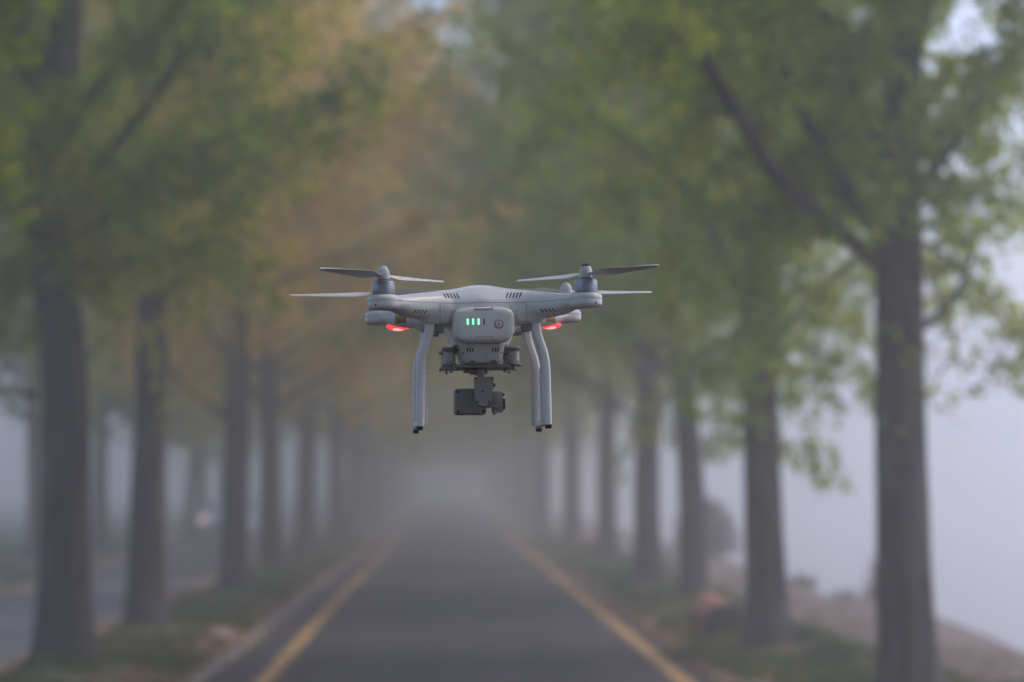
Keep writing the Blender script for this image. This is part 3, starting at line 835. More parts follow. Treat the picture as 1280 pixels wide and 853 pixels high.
# ------------------------------------------------------------------ haze: one even box of fog
bm = bmesh.new()
add_rbox(bm, -420, 420, -70, 540, -5.6, 23.0)
hz = from_bm("haze", bm, None)
hm = bpy.data.materials.new("fog_air"); hm.use_nodes = True
nt = hm.node_tree
for nn in list(nt.nodes): nt.nodes.remove(nn)
out = nt.nodes.new("ShaderNodeOutputMaterial"); pv = nt.nodes.new("ShaderNodeVolumePrincipled")
pv.inputs["Color"].default_value = (*HAZE_COLOR, 1)
pv.inputs["Density"].default_value = HAZE_DENSITY
pv.inputs["Anisotropy"].default_value = HAZE_G
nt.links.new(pv.outputs[0], out.inputs["Volume"])
hz.data.materials.append(hm)
tag(hz, "pale grey fog filling the avenue and the open ground beside it", "fog", kind="stuff")

# ------------------------------------------------------------------ the drone
M_shell = mat("white_plastic", (0.80, 0.765, 0.74), 0.27, var=(14, 0.4, (0.72, 0.69, 0.67)), bump=(420, 0.05, 0.0004))
M_shell2 = mat("white_plastic_legs", (0.80, 0.76, 0.735), 0.42, var=(22, 0.45, (0.70, 0.67, 0.65)), bump=(420, 0.05, 0.0004))
M_batt = mat("battery_plastic", (0.80, 0.755, 0.72), 0.40, var=(20, 0.4, (0.72, 0.68, 0.65)), bump=(420, 0.05, 0.0004))
M_motor = mat("motor_metal", (0.30, 0.31, 0.34), 0.36, 0.75, bump=(300, 0.05, 0.0004))
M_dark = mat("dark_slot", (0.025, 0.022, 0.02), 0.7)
M_seam = mat("seam_grey", (0.30, 0.295, 0.30), 0.7)
M_gold = mat("gold_band", (0.42, 0.27, 0.10), 0.4, 0.3)
M_blade = mat("propeller_plastic", (0.80, 0.79, 0.78), 0.4)
M_hub = mat("hub_grey", (0.55, 0.55, 0.56), 0.35)
M_blackcap = mat("black_nut", (0.015, 0.015, 0.016), 0.4)
M_gim = mat("gimbal_metal", (0.235, 0.22, 0.20), 0.5, 0.0, var=(40, 0.4, (0.20, 0.188, 0.172)), bump=(500, 0.05, 0.0003))
M_gim3 = mat("gimbal_arm_metal", (0.30, 0.285, 0.265), 0.5, 0.0, var=(40, 0.4, (0.26, 0.245, 0.23)), bump=(500, 0.05, 0.0003))
M_gim2 = mat("gimbal_plate_metal", (0.26, 0.255, 0.25), 0.45, 0.1)
M_mount = mat("mount_grey_plastic", (0.62, 0.585, 0.555), 0.5)
M_rub = mat("damper_rubber", (0.46, 0.44, 0.42), 0.7)
M_foot = mat("black_foot_rubber", (0.012, 0.012, 0.013), 0.7)
M_red = emit_mat("red_lens_lit", (0.55, 0.06, 0.06), (1.0, 0.06, 0.07), 0.42)
M_redcore = emit_mat("red_lens_core", (0.7, 0.3, 0.3), (1.0, 0.28, 0.26), 0.75)
M_reddot = emit_mat("red_dot", (0.35, 0.02, 0.04), (1.0, 0.03, 0.08), 0.10)
M_green = emit_mat("green_led_lit", (0.1, 0.5, 0.3), (0.06, 1.0, 0.36), 0.42)
M_greencore = emit_mat("green_led_core", (0.4, 0.9, 0.7), (0.45, 1.0, 0.72), 0.8)
M_white = mat("white_ring_plastic", (0.8, 0.8, 0.8), 0.3)  # plain white plastic of the lens ring
M_glassd = mat("camera_glass", (0.01, 0.01, 0.012), 0.08, spec=0.8)

D0 = 3.066
u, v = (598.7 - 640) / FPX, (426.5 - 385.6) / FPX
mw = Matrix.Translation(cam_o.location) @ cam_o.rotation_euler.to_matrix().to_4x4()
dpos = mw @ Vector((u * D0, v * D0, -D0))
drone = empty("drone", dpos, (R(-0.5), R(-0.9), R(4.3) - cam_yaw))
tag(drone, "white quadcopter with four propellers hovering above the road, camera slung below", "drone")

# shell from a smooth implicit form
ARM = 0.1237
def smin(a, b, k):
    h = np.clip(0.5 + 0.5 * (b - a) / k, 0, 1)
    return b * (1 - h) + a * h - k * h * (1 - h)
def rbox_sdf(x, y, z, c, h, r):
    qx = np.abs(x - c[0]) - h[0] + r; qy = np.abs(y - c[1]) - h[1] + r; qz = np.abs(z - c[2]) - h[2] + r
    return np.sqrt(np.maximum(qx, 0) ** 2 + np.maximum(qy, 0) ** 2 + np.maximum(qz, 0) ** 2) + np.minimum(np.maximum(qx, np.maximum(qy, qz)), 0) - r
def shell_sdf(x, y, z):
    ax, ay = np.abs(x), np.abs(y)
    s = math.sqrt(0.5); Lr = ARM / s
    r = (ax + ay) * s; d = (ax - ay) * s
    t = np.clip(r / Lr, 0, 1)
    w = np.interp(t, [0, .3, .5, .7, .85, 1], [.050, .037, .0265, .0195, .0165, .0165])
    zt = np.interp(t, [0, .3, .485, .7, .88, 1], [.0235, .0208, .0168, .0118, .0076, .0066])
    zb = np.interp(t, [0, .5, .66, .78, .87, .95, 1], [-.030, -.0205, -.0185, -.0168, -.0120, -.0100, -.0100])
    zc, h = (zt + zb) / 2, (zt - zb) / 2
    over = np.maximum(r - Lr, 0)
    q = ((np.abs(d) / w) ** 2.4 + (np.abs(z - zc) / h) ** 2.4 + (over / .008) ** 2.4) ** (1 / 2.4)
    f = (q - 1) * np.minimum(w, h) * 0.9
    # motor pod
    dr = np.hypot(ax - ARM, ay - ARM)
    a = dr - .0193 + .0050; b = np.abs(z + .0015) - .0085 + .0050
    pod = np.sqrt(np.maximum(a, 0) ** 2 + np.maximum(b, 0) ** 2) + np.minimum(np.maximum(a, b), 0) - .0050
    f = smin(f, pod, .004)
    # dome
    e = np.sqrt((x / .041) ** 2 + (y / .084) ** 2 + (z / .0275) ** 2)
    f = smin(f, (e - 1) * .026, .010)
    # lower hull
    k = np.clip((-z - .008) / .044, 0, 1)
    hw = .054 - .020 * k; hy = .082 - .026 * k
    e2 = ((np.abs(x) / hw) ** 4 + (np.abs(y) / hy) ** 4 + (np.maximum(z + .014, 0) / .027) ** 3) ** .28
    hull = np.maximum((e2 - 1) * .04, -z - .050)
    f = smin(f, hull, .010)
    # leg mount bosses
    boss = rbox_sdf(ax, ay, z, (.0575, .068, -.012), (.0155, .013, .0130), .0045)
    f = smin(f, boss, .010)
    return f

def surface_nets(fn, lo, hi, res):
    n = [int(math.ceil((hi[k] - lo[k]) / res)) + 1 for k in range(3)]
    ax = [lo[k] + res * np.arange(n[k]) for k in range(3)]
    G = fn(*np.meshgrid(*ax, indexing='ij'))
    S = G < 0
    cnt = np.zeros([m - 1 for m in n], int)
    offs = [(i, j, k) for i in (0, 1) for j in (0, 1) for k in (0, 1)]
    def sl(A, o): return A[o[0]:A.shape[0] - 1 + o[0], o[1]:A.shape[1] - 1 + o[1], o[2]:A.shape[2] - 1 + o[2]]
    for o in offs: cnt += sl(S, o)
    act = (cnt > 0) & (cnt < 8)
    idx = np.full(act.shape, -1); ijk = np.argwhere(act); idx[act] = np.arange(len(ijk))
    acc = np.zeros((len(ijk), 3)); num = np.zeros(len(ijk))
    for a in offs:
        for q in range(3):
            if a[q] == 1: continue
            b = list(a); b[q] = 1
            va = G[ijk[:, 0] + a[0], ijk[:, 1] + a[1], ijk[:, 2] + a[2]]
            vb = G[ijk[:, 0] + b[0], ijk[:, 1] + b[1], ijk[:, 2] + b[2]]
            m = (va < 0) != (vb < 0)
            t = np.where(m, va / np.where(m, va - vb, 1), 0)
            p = np.array(a, float)[None, :] + t[:, None] * (np.array(b) - np.array(a))[None, :]
            acc[m] += p[m]; num[m] += 1
    V = np.array(lo) + res * (ijk + acc / num[:, None])
    F = []
    for q in range(3):
        A = np.moveaxis(S, q, 0); I = np.moveaxis(idx, q, 0)
        d = A[1:, 1:-1, 1:-1] != A[:-1, 1:-1, 1:-1]
        e = np.argwhere(d)
        if not len(e): continue
        i, j, k = e[:, 0], e[:, 1] + 1, e[:, 2] + 1
        quad = np.stack([I[i, j - 1, k - 1], I[i, j, k - 1], I[i, j, k], I[i, j - 1, k]], -1)
        flip = A[i, j, k] == (q == 1)
        inside_first = A[i, j, k]
        fl = inside_first if q != 1 else ~inside_first
        quad[~fl] = quad[~fl][:, ::-1]
        F.append(quad)
    return V, np.concatenate(F)

res = 0.0016
lo, hi = (-.1520, -.1520, -.0560), (.1520, .1520, .0360)
Vs_, Fs_ = surface_nets(shell_sdf, lo, hi, res)
def half(name, upper):
    """one half of the shell, cut cleanly at the seam plane"""
    bm = bmesh.new()
    vs = [bm.verts.new(p) for p in Vs_.tolist()]
    for q in Fs_.tolist(): bm.faces.new([vs[k] for k in q])
    zc_ = .0002 if upper else -.0003
    bmesh.ops.bisect_plane(bm, geom=bm.verts[:] + bm.edges[:] + bm.faces[:], plane_co=(0, 0, zc_), plane_no=(0, 0, 1), clear_inner=upper, clear_outer=not upper)
    rim = [e for e in bm.edges if e.is_boundary]
    r_ = bmesh.ops.extrude_edge_only(bm, edges=rim)          # a short lip turned inwards
    for v in r_['geom']:
        if isinstance(v, bmesh.types.BMVert):
            ax_, ay_ = abs(v.co.x), abs(v.co.y)
            v.co.x *= .985; v.co.y *= .985; v.co.z += .0006 if upper else -.0006
    return from_bm(name, bm, M_shell, drone, smooth=True, sharp_angle=50)
o_up = half("upper_shell", True)
o_lo = half("lower_shell", False)
def arr(o): return np.array([p.co[:] for p in o.data.vertices]), [tuple(p.vertices) for p in o.data.polygons]
Vu, Fu = arr(o_up); Vl, Fl = arr(o_lo)
bvh_u = BVHTree.FromPolygons([tuple(p) for p in Vu], Fu)
bvh_l = BVHTree.FromPolygons([tuple(p) for p in Vl], Fl)

def decal(bvh, polys, name, m, parent, direction=(0, 1, 0), start=-.3, lift=.00035, nsub=6):
    """thin raised pieces that follow a surface: quads given as corners in the XZ plane, cast along Y"""
    V, F = [], []
    for q in polys:
        q = [np.array(c, float) for c in q]; b = len(V); ok = True; pts = []
        for i in range(nsub + 1):
            for j in range(2):
                s = i / nsub
                p = (q[0] * (1 - s) + q[3] * s) if j == 0 else (q[1] * (1 - s) + q[2] * s)
                hit = bvh.ray_cast(Vector((p[0], start, p[1])), Vector(direction))
                if hit[0] is None: ok = False; break
                nn = hit[1] if hit[1].dot(Vector(direction)) < 0 else -hit[1]
                pts.append((hit[0] + nn * lift, hit[0] - nn * .0006))
            if not ok: break
        if not ok: continue
        for a, c in pts: V.append(a); V.append(c)
        for i in range(nsub):
            a0, a1, b0, b1 = b + 4 * i, b + 4 * i + 2, b + 4 * i + 4, b + 4 * i + 6
            F += [(a0, a1, b1, b0), (a0, b0, b0 + 1, a0 + 1), (a1, a1 + 1, b1 + 1, b1)]
        F += [(b, b + 1, b + 3, b + 2), (b + 4 * nsub, b + 4 * nsub + 2, b + 4 * nsub + 3, b + 4 * nsub + 1)]
    if not V: return None
    return from_arrays(name, V, F, m, parent)

for s in (-1, 1):      # slanted air slots on the top shell
    ps = []
    for k in range(5):
        x = s * (.0290 + .0041 * k); hgt = .0074 - .0003 * k
        z0 = .0059 + .0002 * k; w = s * .00068; sl_ = s * .0030
        ps.append([(x - w, z0), (x + w, z0), (x + w + sl_, z0 + hgt), (x - w + sl_, z0 + hgt)])
    decal(bvh_u, ps, "air_vent", M_dark, drone)
    ps = []
    for k in range(4):  # slots under the arm root
        x = s * (.0735 + .0044 * k); w = s * .00065
        ps.append([(x - w, -.0135), (x + w, -.0135), (x + w - s * .0034, -.0095), (x - w - s * .0034, -.0095)])
    decal(bvh_l, ps, "air_vent", M_dark, drone)
    # panel line running down from the seam beside the battery
    decal(bvh_l, [[(s * .0530, -.0225), (s * .0535, -.0225), (s * .0535, -.0014), (s * .0530, -.0014)]], "panel_line", M_seam, drone)
    decal(bvh_l, [[(s * .0445, -.0235), (s * .0705, -.0235), (s * .0705, -.0230), (s * .0445, -.0230)]], "panel_line", M_seam, drone)
    decal(bvh_l, [[(s * (ARM + .0090), -.0068), (s * (ARM + .0106), -.0068), (s * (ARM + .0106), -.0048), (s * (ARM + .0090), -.0048)]], "screw", M_dark, drone, nsub=2)
    # gold bands on the front arms, and the tiny holes beside them
    ps = [[(s * .0905, -.0125), (s * .1040, -.0125), (s * .1040, -.0020), (s * .0905, -.0020)], [(s * .0760, -.0135), (s * .0850, -.0135), (s * .0850, -.0030), (s * .0760, -.0030)]]
    decal(bvh_l, ps, "gold_band", M_gold, drone, start=.045, lift=.0005)

# LED lenses under the front arms
for s in (-1, 1):
    bm = bmesh.new()
    bmesh.ops.create_uvsphere(bm, u_segments=28, v_segments=16, radius=1)
    a = math.atan2(1, s)
    bmesh.ops.transform(bm, matrix=Matrix.Translation((s * .0985, .0985, -.0140)) @ Matrix.Rotation(a, 4, 'Z') @ Matrix.Diagonal((.0215, .0095, .0062, 1)), verts=bm.verts)
    lens = from_bm("led_lens", bm, M_red, drone, smooth=True)
    bm = bmesh.new()       # the lamp behind the lens glows strongest along its lower edge
    bmesh.ops.create_uvsphere(bm, u_segments=24, v_segments=14, radius=1)
    bmesh.ops.transform(bm, matrix=Matrix.Translation((s * .0985, .0985, -.0158)) @ Matrix.Rotation(a, 4, 'Z') @ Matrix.Diagonal((.0150, .0085, .0047, 1)), verts=bm.verts)
    from_bm("led_lamp", bm, M_redcore, lens, smooth=True)

# motors, propellers
def blade_mesh(sgn, ang, cw):
    """one blade along +X of its own frame, twisted; cw gives the sense of rotation"""
    bm = bmesh.new(); n = 22; rows = []
    for i in range(n):
        s = i / (n - 1); r = .006 + (.1195 - .006) * s
        ch = np.interp(s, [0, .08, .25, .5, .8, .95, 1], [.0075, .0095, .0215, .0195, .0145, .0105, .0030])
        tw = R(np.interp(s, [0, .12, .3, 1], [8, 24, 17, 7]))
        z = .0005 * s ** 1.6
        off = ch * (0.12 if s > .1 else 0)
        row_t, row_b = [], []
        for j in range(9):
            c = -0.5 + j / 8; th = .0013 * (1 - (2 * c) ** 2) + .00025
            camb = .0012 * (1 - (2 * c) ** 2)
            # leading edge at +c on the side the blade moves to
            yl = (c * ch + off) * cw; zl = camb
            y = yl * math.cos(tw); zz = z + c * ch * math.sin(tw) + zl
            row_t.append(bm.verts.new((r, y, zz + th / 2))); row_b.append(bm.verts.new((r, y, zz - th / 2)))
        rows.append(row_t + row_b[::-1])
    for a, b in zip(rows[:-1], rows[1:]):
        for k in range(len(a)):
            bm.faces.new((a[k], a[(k + 1) % len(a)], b[(k + 1) % len(a)], b[k]))
    bm.faces.new(rows[0][::-1]); bm.faces.new(rows[-1])
    bmesh.ops.transform(bm, matrix=Matrix.Rotation(ang, 4, 'Z'), verts=bm.verts)
    return bm
# (x sign, y sign, blade angle, rotation sense (+1 turns counter-clockwise seen from above), black nut)
for (sx, sy, ang, ccw, black) in [(-1, -1, R(50), 1, False), (1, -1, R(130), -1, True), (-1, 1, R(170), -1, True), (1, 1, R(12), 1, False)]:
    mo = empty("motor", (sx * ARM, sy * ARM, .0070)); mo.parent = drone
    bm = bmesh.new()
    add_lathe(bm, [(0, -.002), (.0130, -.002), (.0139, .0008), (.0139, .0140), (.0132, .0163), (.0112, .0175), (.0075, .0178), (0, .0178)], 48)
    from_bm("bell", bm, M_motor, mo, smooth=True, sharp_angle=35)
    bm = bmesh.new(); add_lathe(bm, [(0, .0178), (.0072, .0178), (.0072, .0188), (0, .0188)], 32)
    from_bm("washer", bm, M_dark, mo, smooth=True, sharp_angle=35)
    pr = empty("propeller", (sx * ARM, sy * ARM, .0258)); pr.parent = drone
    bm = bmesh.new()
    if black:
        add_lathe(bm, [(0, 0), (.0075, 0), (.0078, .004), (.0079, .0085), (.0070, .0122), (.0058, .0140), (0, .0140)], 36)
    else:
        add_lathe(bm, [(0, 0), (.0075, 0), (.0079, .003), (.0080, .0070), (.0074, .0110), (.0058, .0142), (.0036, .0163), (.0015, .0172), (0, .0173)], 36)
    from_bm("hub", bm, M_hub, pr, smooth=True, sharp_angle=40)
    if black:
        bm = bmesh.new(); add_lathe(bm, [(0, .0140), (.0056, .0140), (.0052, .0160), (.0034, .0174), (0, .0178)], 32)
        from_bm("nut", bm, M_blackcap, pr, smooth=True, sharp_angle=40)
    for h in (0, math.pi):
        b = blade_mesh(1, ang + h, ccw)
        bmesh.ops.transform(b, matrix=Matrix.Translation((0, 0, .0045)), verts=b.verts)
        from_bm("blade", b, M_blade, pr, smooth=True, sharp_angle=50)

# battery with its lights and button (rear, faces the camera)
bm = bmesh.new()
YF = -.0960
rings = []
cx0, cz0, hx, hz_ = 0.0, -.0274, .0383, .0216
for (y, inset) in [(YF, .0085), (YF + .0006, .0050), (YF + .0020, .0022), (YF + .0042, .0007), (YF + .0075, 0), (-.03, 0), (.02, .002)]:
    ring = []
    for k in range(64):
        t = 2 * math.pi * k / 64; c, s = math.cos(t), math.sin(t); p = 2 / 4.4
        zz = cz0 + (hz_ - inset) * math.copysign(abs(s) ** p, s)
        taper = 1 - 0.05 * max(0, -(zz - cz0) / hz_)
        ring.append(bm.verts.new((cx0 + (hx - inset) * taper * math.copysign(abs(c) ** p, c), y, zz)))
    rings.append(ring)
for a, b in zip(rings[:-1], rings[1:]):
    for k in range(64): bm.faces.new((a[k], a[(k + 1) % 64], b[(k + 1) % 64], b[k]))
bm.faces.new(rings[0]); bm.faces.new(rings[-1][::-1])
batt = from_bm("battery", bm, M_batt, drone, smooth=True, sharp_angle=30)
zled = -.0243
for k in range(4):
    x = -.0202 + .00672 * k
    bm = bmesh.new(); add_rbox(bm, x - (.0014 if k < 3 else .0008), x + (.0014 if k < 3 else .0008), YF - .0004, YF + .001, zled - .0040, zled + .0040, .0006, 2)
    o = from_bm("charge_light", bm, M_green if k < 3 else M_dark, batt)
    if k < 3:
        o["label"] = "green lit charge light"
        bm = bmesh.new()
        for dz in (-.0022, .0004, .0026):
            add_rbox(bm, x - .0008, x + .0008, YF - .0007, YF - .0002, zled + dz - .0007, zled + dz + .0008, .0004, 2)
        # bright cores sit on the lit bar
        o2 = from_bm("charge_core", bm, M_greencore, batt)
    else: o["label"] = "dark unlit charge light"
mbx = Matrix.Translation((.0182, YF - .0001, -.0275)) @ Matrix.Rotation(R(90), 4, 'X')
bm = bmesh.new(); add_lathe(bm, [(.0050, -.001), (.0050, .0005), (.0053, .0007), (.0056, .0005), (.0056, -.001)], 40, mbx)
from_bm("button_ring", bm, M_dark, batt, smooth=True)
bm = bmesh.new(); add_lathe(bm, [(0, -.001), (.0048, -.001), (.0047, .0004), (.0040, .0006), (0, .0005)], 40, mbx)
from_bm("power_button", bm, M_batt, batt, smooth=True)
bm = bmesh.new(); add_lathe(bm, [(0, 0), (.0019, 0), (.0017, .0008), (0, .0009)], 24, mbx)
from_bm("button_light", bm, M_reddot, batt, smooth=True)
for z, h in ((-.0052, .0004), (-.0450, .0004)):   # release tabs, top and bottom
    bm = bmesh.new()
    if z > -.02:
        add_rbox(bm, -.0105, .0105, YF - .0002, YF + .004, z - .0035, z - .0028, .0002, 1)
        add_rbox(bm, -.0112, -.0105, YF - .0002, YF + .004, z - .0035, z - .0008, .0002, 1)
        add_rbox(bm, .0105, .0112, YF - .0002, YF + .004, z - .0035, z - .0008, .0002, 1)
    else:
        add_rbox(bm, -.0095, .0095, YF + .0002, YF + .006, z + .0022, z + .0028, .0002, 1)
        add_rbox(bm, -.0101, -.0095, YF + .0002, YF + .006, z - .0022, z + .0028, .0002, 1)
        add_rbox(bm, .0095, .0101, YF + .0002, YF + .006, z - .0022, z + .0028, .0002, 1)
    from_bm("release_tab", bm, M_seam, batt)

# gimbal controller box under the belly
bm = bmesh.new()
rings = []
for (z, hw, hy) in [(-.0440, .0300, .0600), (-.0485, .0298, .0600), (-.0500, .0292, .0600), (-.0640, .0262, .0570), (-.0695, .0245, .0550), (-.0720, .0222, .0530), (-.0728, .0190, .0500)]:
    ring = []
    for k in range(48):
        t = 2 * math.pi * k / 48; c, s = math.cos(t), math.sin(t); p = 2 / 7
        ring.append(bm.verts.new((hw * math.copysign(abs(c) ** p, c), -.003 + hy * math.copysign(abs(s) ** p, s), z)))
    rings.append(ring)
for a, b in zip(rings[:-1], rings[1:]):
    for k in range(48): bm.faces.new((a[k], a[(k + 1) % 48], b[(k + 1) % 48], b[k]))
bm.faces.new(rings[0]); bm.faces.new(rings[-1][::-1])
box = from_bm("gimbal_mount", bm, M_mount, drone, smooth=True, sharp_angle=35)
bpy.context.view_layer.update()
bvh_b = BVHTree.FromPolygons([tuple(p.co) for p in box.data.vertices], [tuple(p.vertices) for p in box.data.polygons])
for s in (-1, 1):
    ps = []
    for k in range(3):
        x = s * (.0115 + .0033 * k); w = s * .00075
        ps.append([(x - w, -.0595), (x + w, -.0595), (x + w + s * .0018, -.0540), (x - w + s * .0018, -.0540)])
    decal(bvh_b, ps, "vent_slot", M_dark, box)
    decal(bvh_b, [[(s * .0095, -.0712), (s * .0165, -.0712), (s * .0165, -.0700), (s * .0095, -.0700)]], "notch", M_dark, box)
    decal(bvh_b, [[(s * .0232, -.0612), (s * .0246, -.0612), (s * .0246, -.0594), (s * .0232, -.0594)]], "screw", M_dark, box, nsub=2)
# two lines of tiny print (too small to read in the photograph)
ps = []
for zz, lens in ((-.0645, (.0016, .0011, .0020)), (-.0665, (.0011, .0017, .0009))):
    x = .0008
    for l in lens:
        ps.append([(x, zz - .00035), (x + l, zz - .00035), (x + l, zz + .00035), (x, zz + .00035)]); x += l + .0006
decal(bvh_b, ps, "printed_label", M_seam, box, lift=.0002, nsub=1)
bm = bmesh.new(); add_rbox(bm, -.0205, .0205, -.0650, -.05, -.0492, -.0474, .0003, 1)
from_bm("gap_shadow_strip", bm, M_dark, box)  # dark strip that paints the shade in the gap between battery and mount

# damper plates, dampers and hooks
bm = bmesh.new(); add_rbox(bm, -.046, .046, -.040, .050, -.0552, -.0536, .0006, 1)
for s in (-1, 1):
    for y in (-.035, .045):
        add_lathe(bm, [(0, -.0560), (.0095, -.0560), (.0103, -.0545), (.0103, -.0530), (.0092, -.0518), (0, -.0518)], 28, Matrix.Translation((s * .0400, y, 0)))
from_bm("damper_plate", bm, M_gim2, drone, smooth=True, sharp_angle=35)
bm = bmesh.new(); add_rbox(bm, -.044, .044, -.038, .048, -.0765, -.0742, .0006, 1)
add_rbox(bm, -.034, .034, -.043, -.037, -.0775, -.0735, .0008, 1)
for s in (-1, 1):
    for y in (-.035, .045):
        add_lathe(bm, [(0, -.0752), (.0088, -.0752), (.0096, -.0742), (.0096, -.0730), (.0086, -.0720), (0, -.0720)], 28, Matrix.Translation((s * .0400, y, 0)))
        add_lathe(bm, [(0, -.0812), (.0016, -.0806), (.0018, -.0790), (.0012, -.0775), (.0012, -.0740), (0, -.0740)], 14, Matrix.Translation((s * .0405, y - .006, 0)))
        add_rbox(bm, s * .0475 - .0028, s * .0475 + .0028, y - .004, y + .002, -.0770, -.0752, .0004, 1)
        add_rbox(bm, s * .0345 - .0022, s * .0345 + .0022, y - .007, y - .003, -.0792, -.0752, .0004, 1)
from_bm("damper_plate", bm, M_gim2, drone, smooth=True, sharp_angle=35)
for s in (-1, 1):
    for y in (-.035, .045):
        bm = bmesh.new()
        add_lathe(bm, [(0, -.0722), (.0062, -.0722), (.0072, -.0700), (.0077, -.0665), (.0066, -.0642), (.0077, -.0618), (.0072, -.0580), (.0060, -.0558), (0, -.0558)], 28, Matrix.Translation((s * .0400, y, 0)))
        from_bm("damper", bm, M_rub, drone, smooth=True)

# gimbal
bm = bmesh.new()
add_rbox(bm, -.0205, -.0060, -.020, .010, -.0818, -.0762, .0018, 2)
add_rbox(bm, -.0130, .0088, -.018, .012, -.0836, -.0762, .0012, 2)
from_bm("yaw_motor", bm, M_gim, drone, smooth=True, sharp_angle=40)
bm = bmesh.new()
add_rbox(bm, -.0048, .0042, -.022, -.010, -.0905, -.0775, .0010, 2)
add_rbox(bm, -.0070, -.0048, -.020, -.014, -.0866, -.0846, .0004, 1)
def plate(bm, outline, y0, y1, bev=.0012):
    vs = [bm.verts.new((x, y0, z)) for x, z in outline]; f = bm.faces.new(vs)
    g = bmesh.ops.extrude_face_region(bm, geom=[f])
    nv = [e for e in g['geom'] if isinstance(e, bmesh.types.BMVert)]
    bmesh.ops.translate(bm, vec=(0, y1 - y0, 0), verts=nv)
    es = [e for e in bm.edges if all(v.co.y == y0 and v in vs for v in e.verts)]
    bmesh.ops.bevel(bm, geom=es, offset=bev, segments=2, profile=.5, affect='EDGES')
xc, zc, rad = .0026, -.1143, .0117
ol = [(-.0086, -.0885), (.0154, -.0885), (.0154, -.1035), (.0143, -.1060)]
ol = [(-.0086, -.0885), (.0156, -.0885), (.0156, -.1035), (.0132, -.1062), (.0132, -.1130)] + [(xc + rad * 0.9 * math.cos(a), -.1138 + rad * math.sin(a)) for a in np.linspace(-.15, -math.pi + .15, 14)] + [(-.0086, -.1130)]
plate(bm, ol, -.0240, -.0140)
arm = from_bm("gimbal_arm", bm, M_gim3, drone, smooth=True, sharp_angle=40)
for (x, z, r_) in [(-.0068, -.0905, .0012), (.0136, -.0905, .0012), (.0016, -.1065, .0013), (-.0050, -.1195, .0012), (.0090, -.1195, .0012)]:
    bm = bmesh.new()
    add_lathe(bm, [(0, -.0005), (r_, -.0005), (r_, .0003), (0, .0003)], 16, Matrix.Translation((x, -.0240, z)) @ Matrix.Rotation(R(90), 4, 'X'))
    from_bm("screw", bm, M_dark, arm)
bm = bmesh.new()
add_rbox(bm, .0156, .0178, -.021, -.017, -.1010, -.0968, .0004, 1)
from_bm("connector", bm, M_dark, arm)
camb = empty("camera_unit", (0, 0, 0)); camb.parent = drone; camb.name = "camera_unit"
bm = bmesh.new()
add_rbox(bm, -.0333, .0070, -.0070, .0150, -.1352, -.1020, .0040, 4)
back = from_bm("housing", bm, M_gim, camb, smooth=True, sharp_angle=40)
for (x, z) in [(-.0293, -.1062), (-.0288, -.1310), (.0030, -.1308)]:
    bm = bmesh.new()
    add_lathe(bm, [(0, -.0005), (.0017, -.0005), (.0017, .0003), (0, .0003)], 18, Matrix.Translation((x, -.0070, z)) @ Matrix.Rotation(R(90), 4, 'X'))
    from_bm("screw", bm, M_dark, camb)
bm = bmesh.new()
add_rbox(bm, .0090, .0232, -.0110, .0150, -.1248, -.1060, .0012, 2)
add_rbox(bm, .0150, .0282, -.0090, .0170, -.1322, -.1064, .0014, 2)
add_rbox(bm, .0070, .0215, -.0120, .0100, -.1262, -.1240, .0006, 1)
add_lathe(bm, [(0, -.003), (.0022, -.003), (.0024, 0), (.0022, .003), (0, .003)], 16, Matrix.Translation((.0172, -.008, -.1326)))
from_bm("pitch_motor", bm, M_gim, camb, smooth=True, sharp_angle=40)
mlx = Matrix.Translation((.0282, .004, -.1185)) @ Matrix.Rotation(R(90), 4, 'Y')
bm = bmesh.new(); add_lathe(bm, [(0, -.001), (.0112, -.001), (.0116, .0008), (.0112, .0022), (.0096, .0026), (.0090, .0014), (0, .0014)], 40, mlx)
from_bm("lens_ring", bm, M_white, camb, smooth=True, sharp_angle=40)
bm = bmesh.new(); add_rbox(bm, .0285, .0308, -.0090, -.0060, -.1290, -.1150, .0005, 1); add_rbox(bm, .0280, .0302, -.0085, -.0060, -.1120, -.1082, .0005, 1)
from_bm("lens_cap_clip", bm, M_dark, camb)

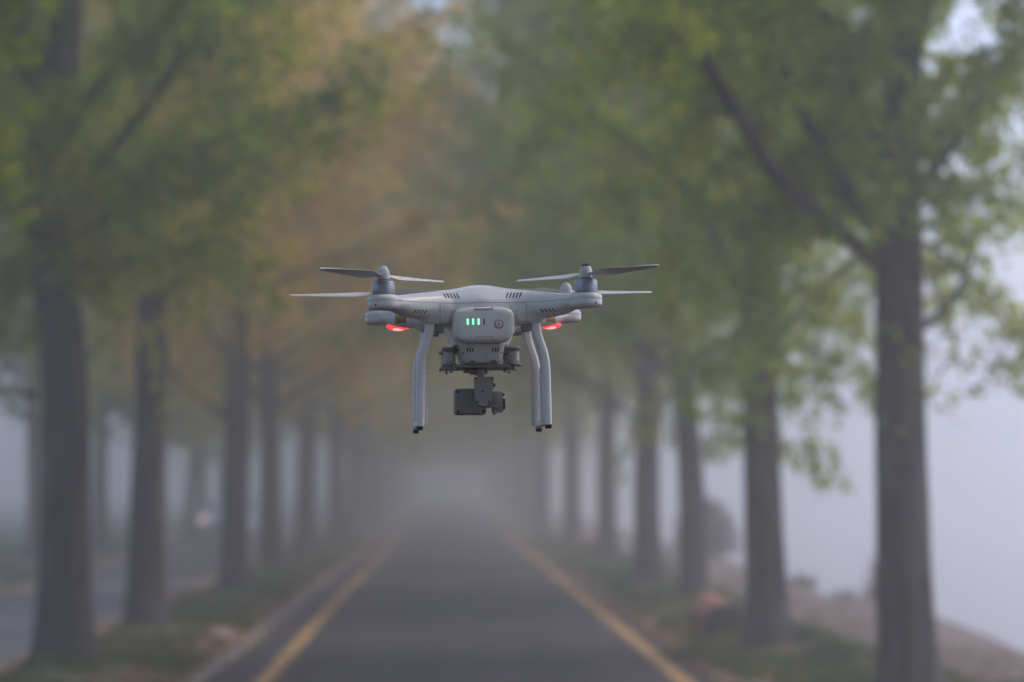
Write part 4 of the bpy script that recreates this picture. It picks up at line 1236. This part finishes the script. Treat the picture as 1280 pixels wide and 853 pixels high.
# landing gear: two legs a side, joined by a skid
for s in (-1, 1):
    for q in (-1, 1):
        y = q * .069
        zz = [-.0235, -.0290, -.0390, -.0480, -.0570, -.0660, -.0760, -.0880, -.1100, -.1300, -.1440, -.1500, -.1515]
        xx = [.0652, .0654, .0672, .0702, .0735, .0758, .0772, .0778, .0783, .0786, .0788, .0788, .0786]
        ha = [.0064, .0062, .0060, .0060, .0059, .0058, .0056, .0054, .0052, .0050, .0049, .0046, .0036]
        yy = [y + 0 * k for k in range(13)]
        pts = [(s * a, b, c) for a, b, c in zip(xx, yy, zz)]
        zf = np.linspace(0, 12, 40)
        P = [(float(np.interp(t, range(13), [p[0] for p in pts])), y, float(np.interp(t, range(13), zz))) for t in zf]
        A = [float(np.interp(t, range(13), ha)) for t in zf]
        for _ in range(3):
            P = [P[0]] + [((P[i - 1][0] + 2 * P[i][0] + P[i + 1][0]) / 4, y, P[i][2]) for i in range(1, len(P) - 1)] + [P[-1]]
        bm = bmesh.new()
        add_sweep(bm, P, [(a, .0085 if t < 11.5 else .0075) for a, t in zip(A, zf)], 28, 3.4)
        leg = from_bm("leg", bm, M_shell2, drone, smooth=True, sharp_angle=50)
        bm = bmesh.new(); add_rbox(bm, s * .0796 - .0036, s * .0796 + .0036, y - .0075, y + .0075, -.1556, -.1508, .0006, 1)
        from_bm("foot_pad", bm, M_foot, leg)
        # flat antenna strip with tick marks on the inner side
        bm = bmesh.new(); add_rbox(bm, s * .0722 - .0024, s * .0722 + .0024, y + .001, y + .006, -.1470, -.0800, .0005, 1)
        ant = from_bm("antenna_strip", bm, M_shell2, leg)
        bm = bmesh.new()
        for k in range(9):
            zt_ = -.0860 - .0070 * k
            wd = .0016 if k % 3 == 0 else .0010
            add_rbox(bm, s * .0702 - .0004, s * .0702 + wd, y + .0006, y + .0014, zt_ - .0003, zt_ + .0003)
        from_bm("tick_marks", bm, M_seam, ant)
        bm = bmesh.new(); add_rbox(bm, s * .0535 - .0052, s * .0535 + .0052, y - .006, y + .010, -.0350 if q < 0 else -.0300, -.0240, .0014, 2)
        from_bm("leg_bracket", bm, M_seam, drone, smooth=True, sharp_angle=40)
    bm = bmesh.new(); add_rbox(bm, s * .0786 - .0040, s * .0786 + .0040, -.066, .066, -.1505, -.1420, .0025, 3)
    from_bm("skid", bm, M_shell2, drone, smooth=True, sharp_angle=40)
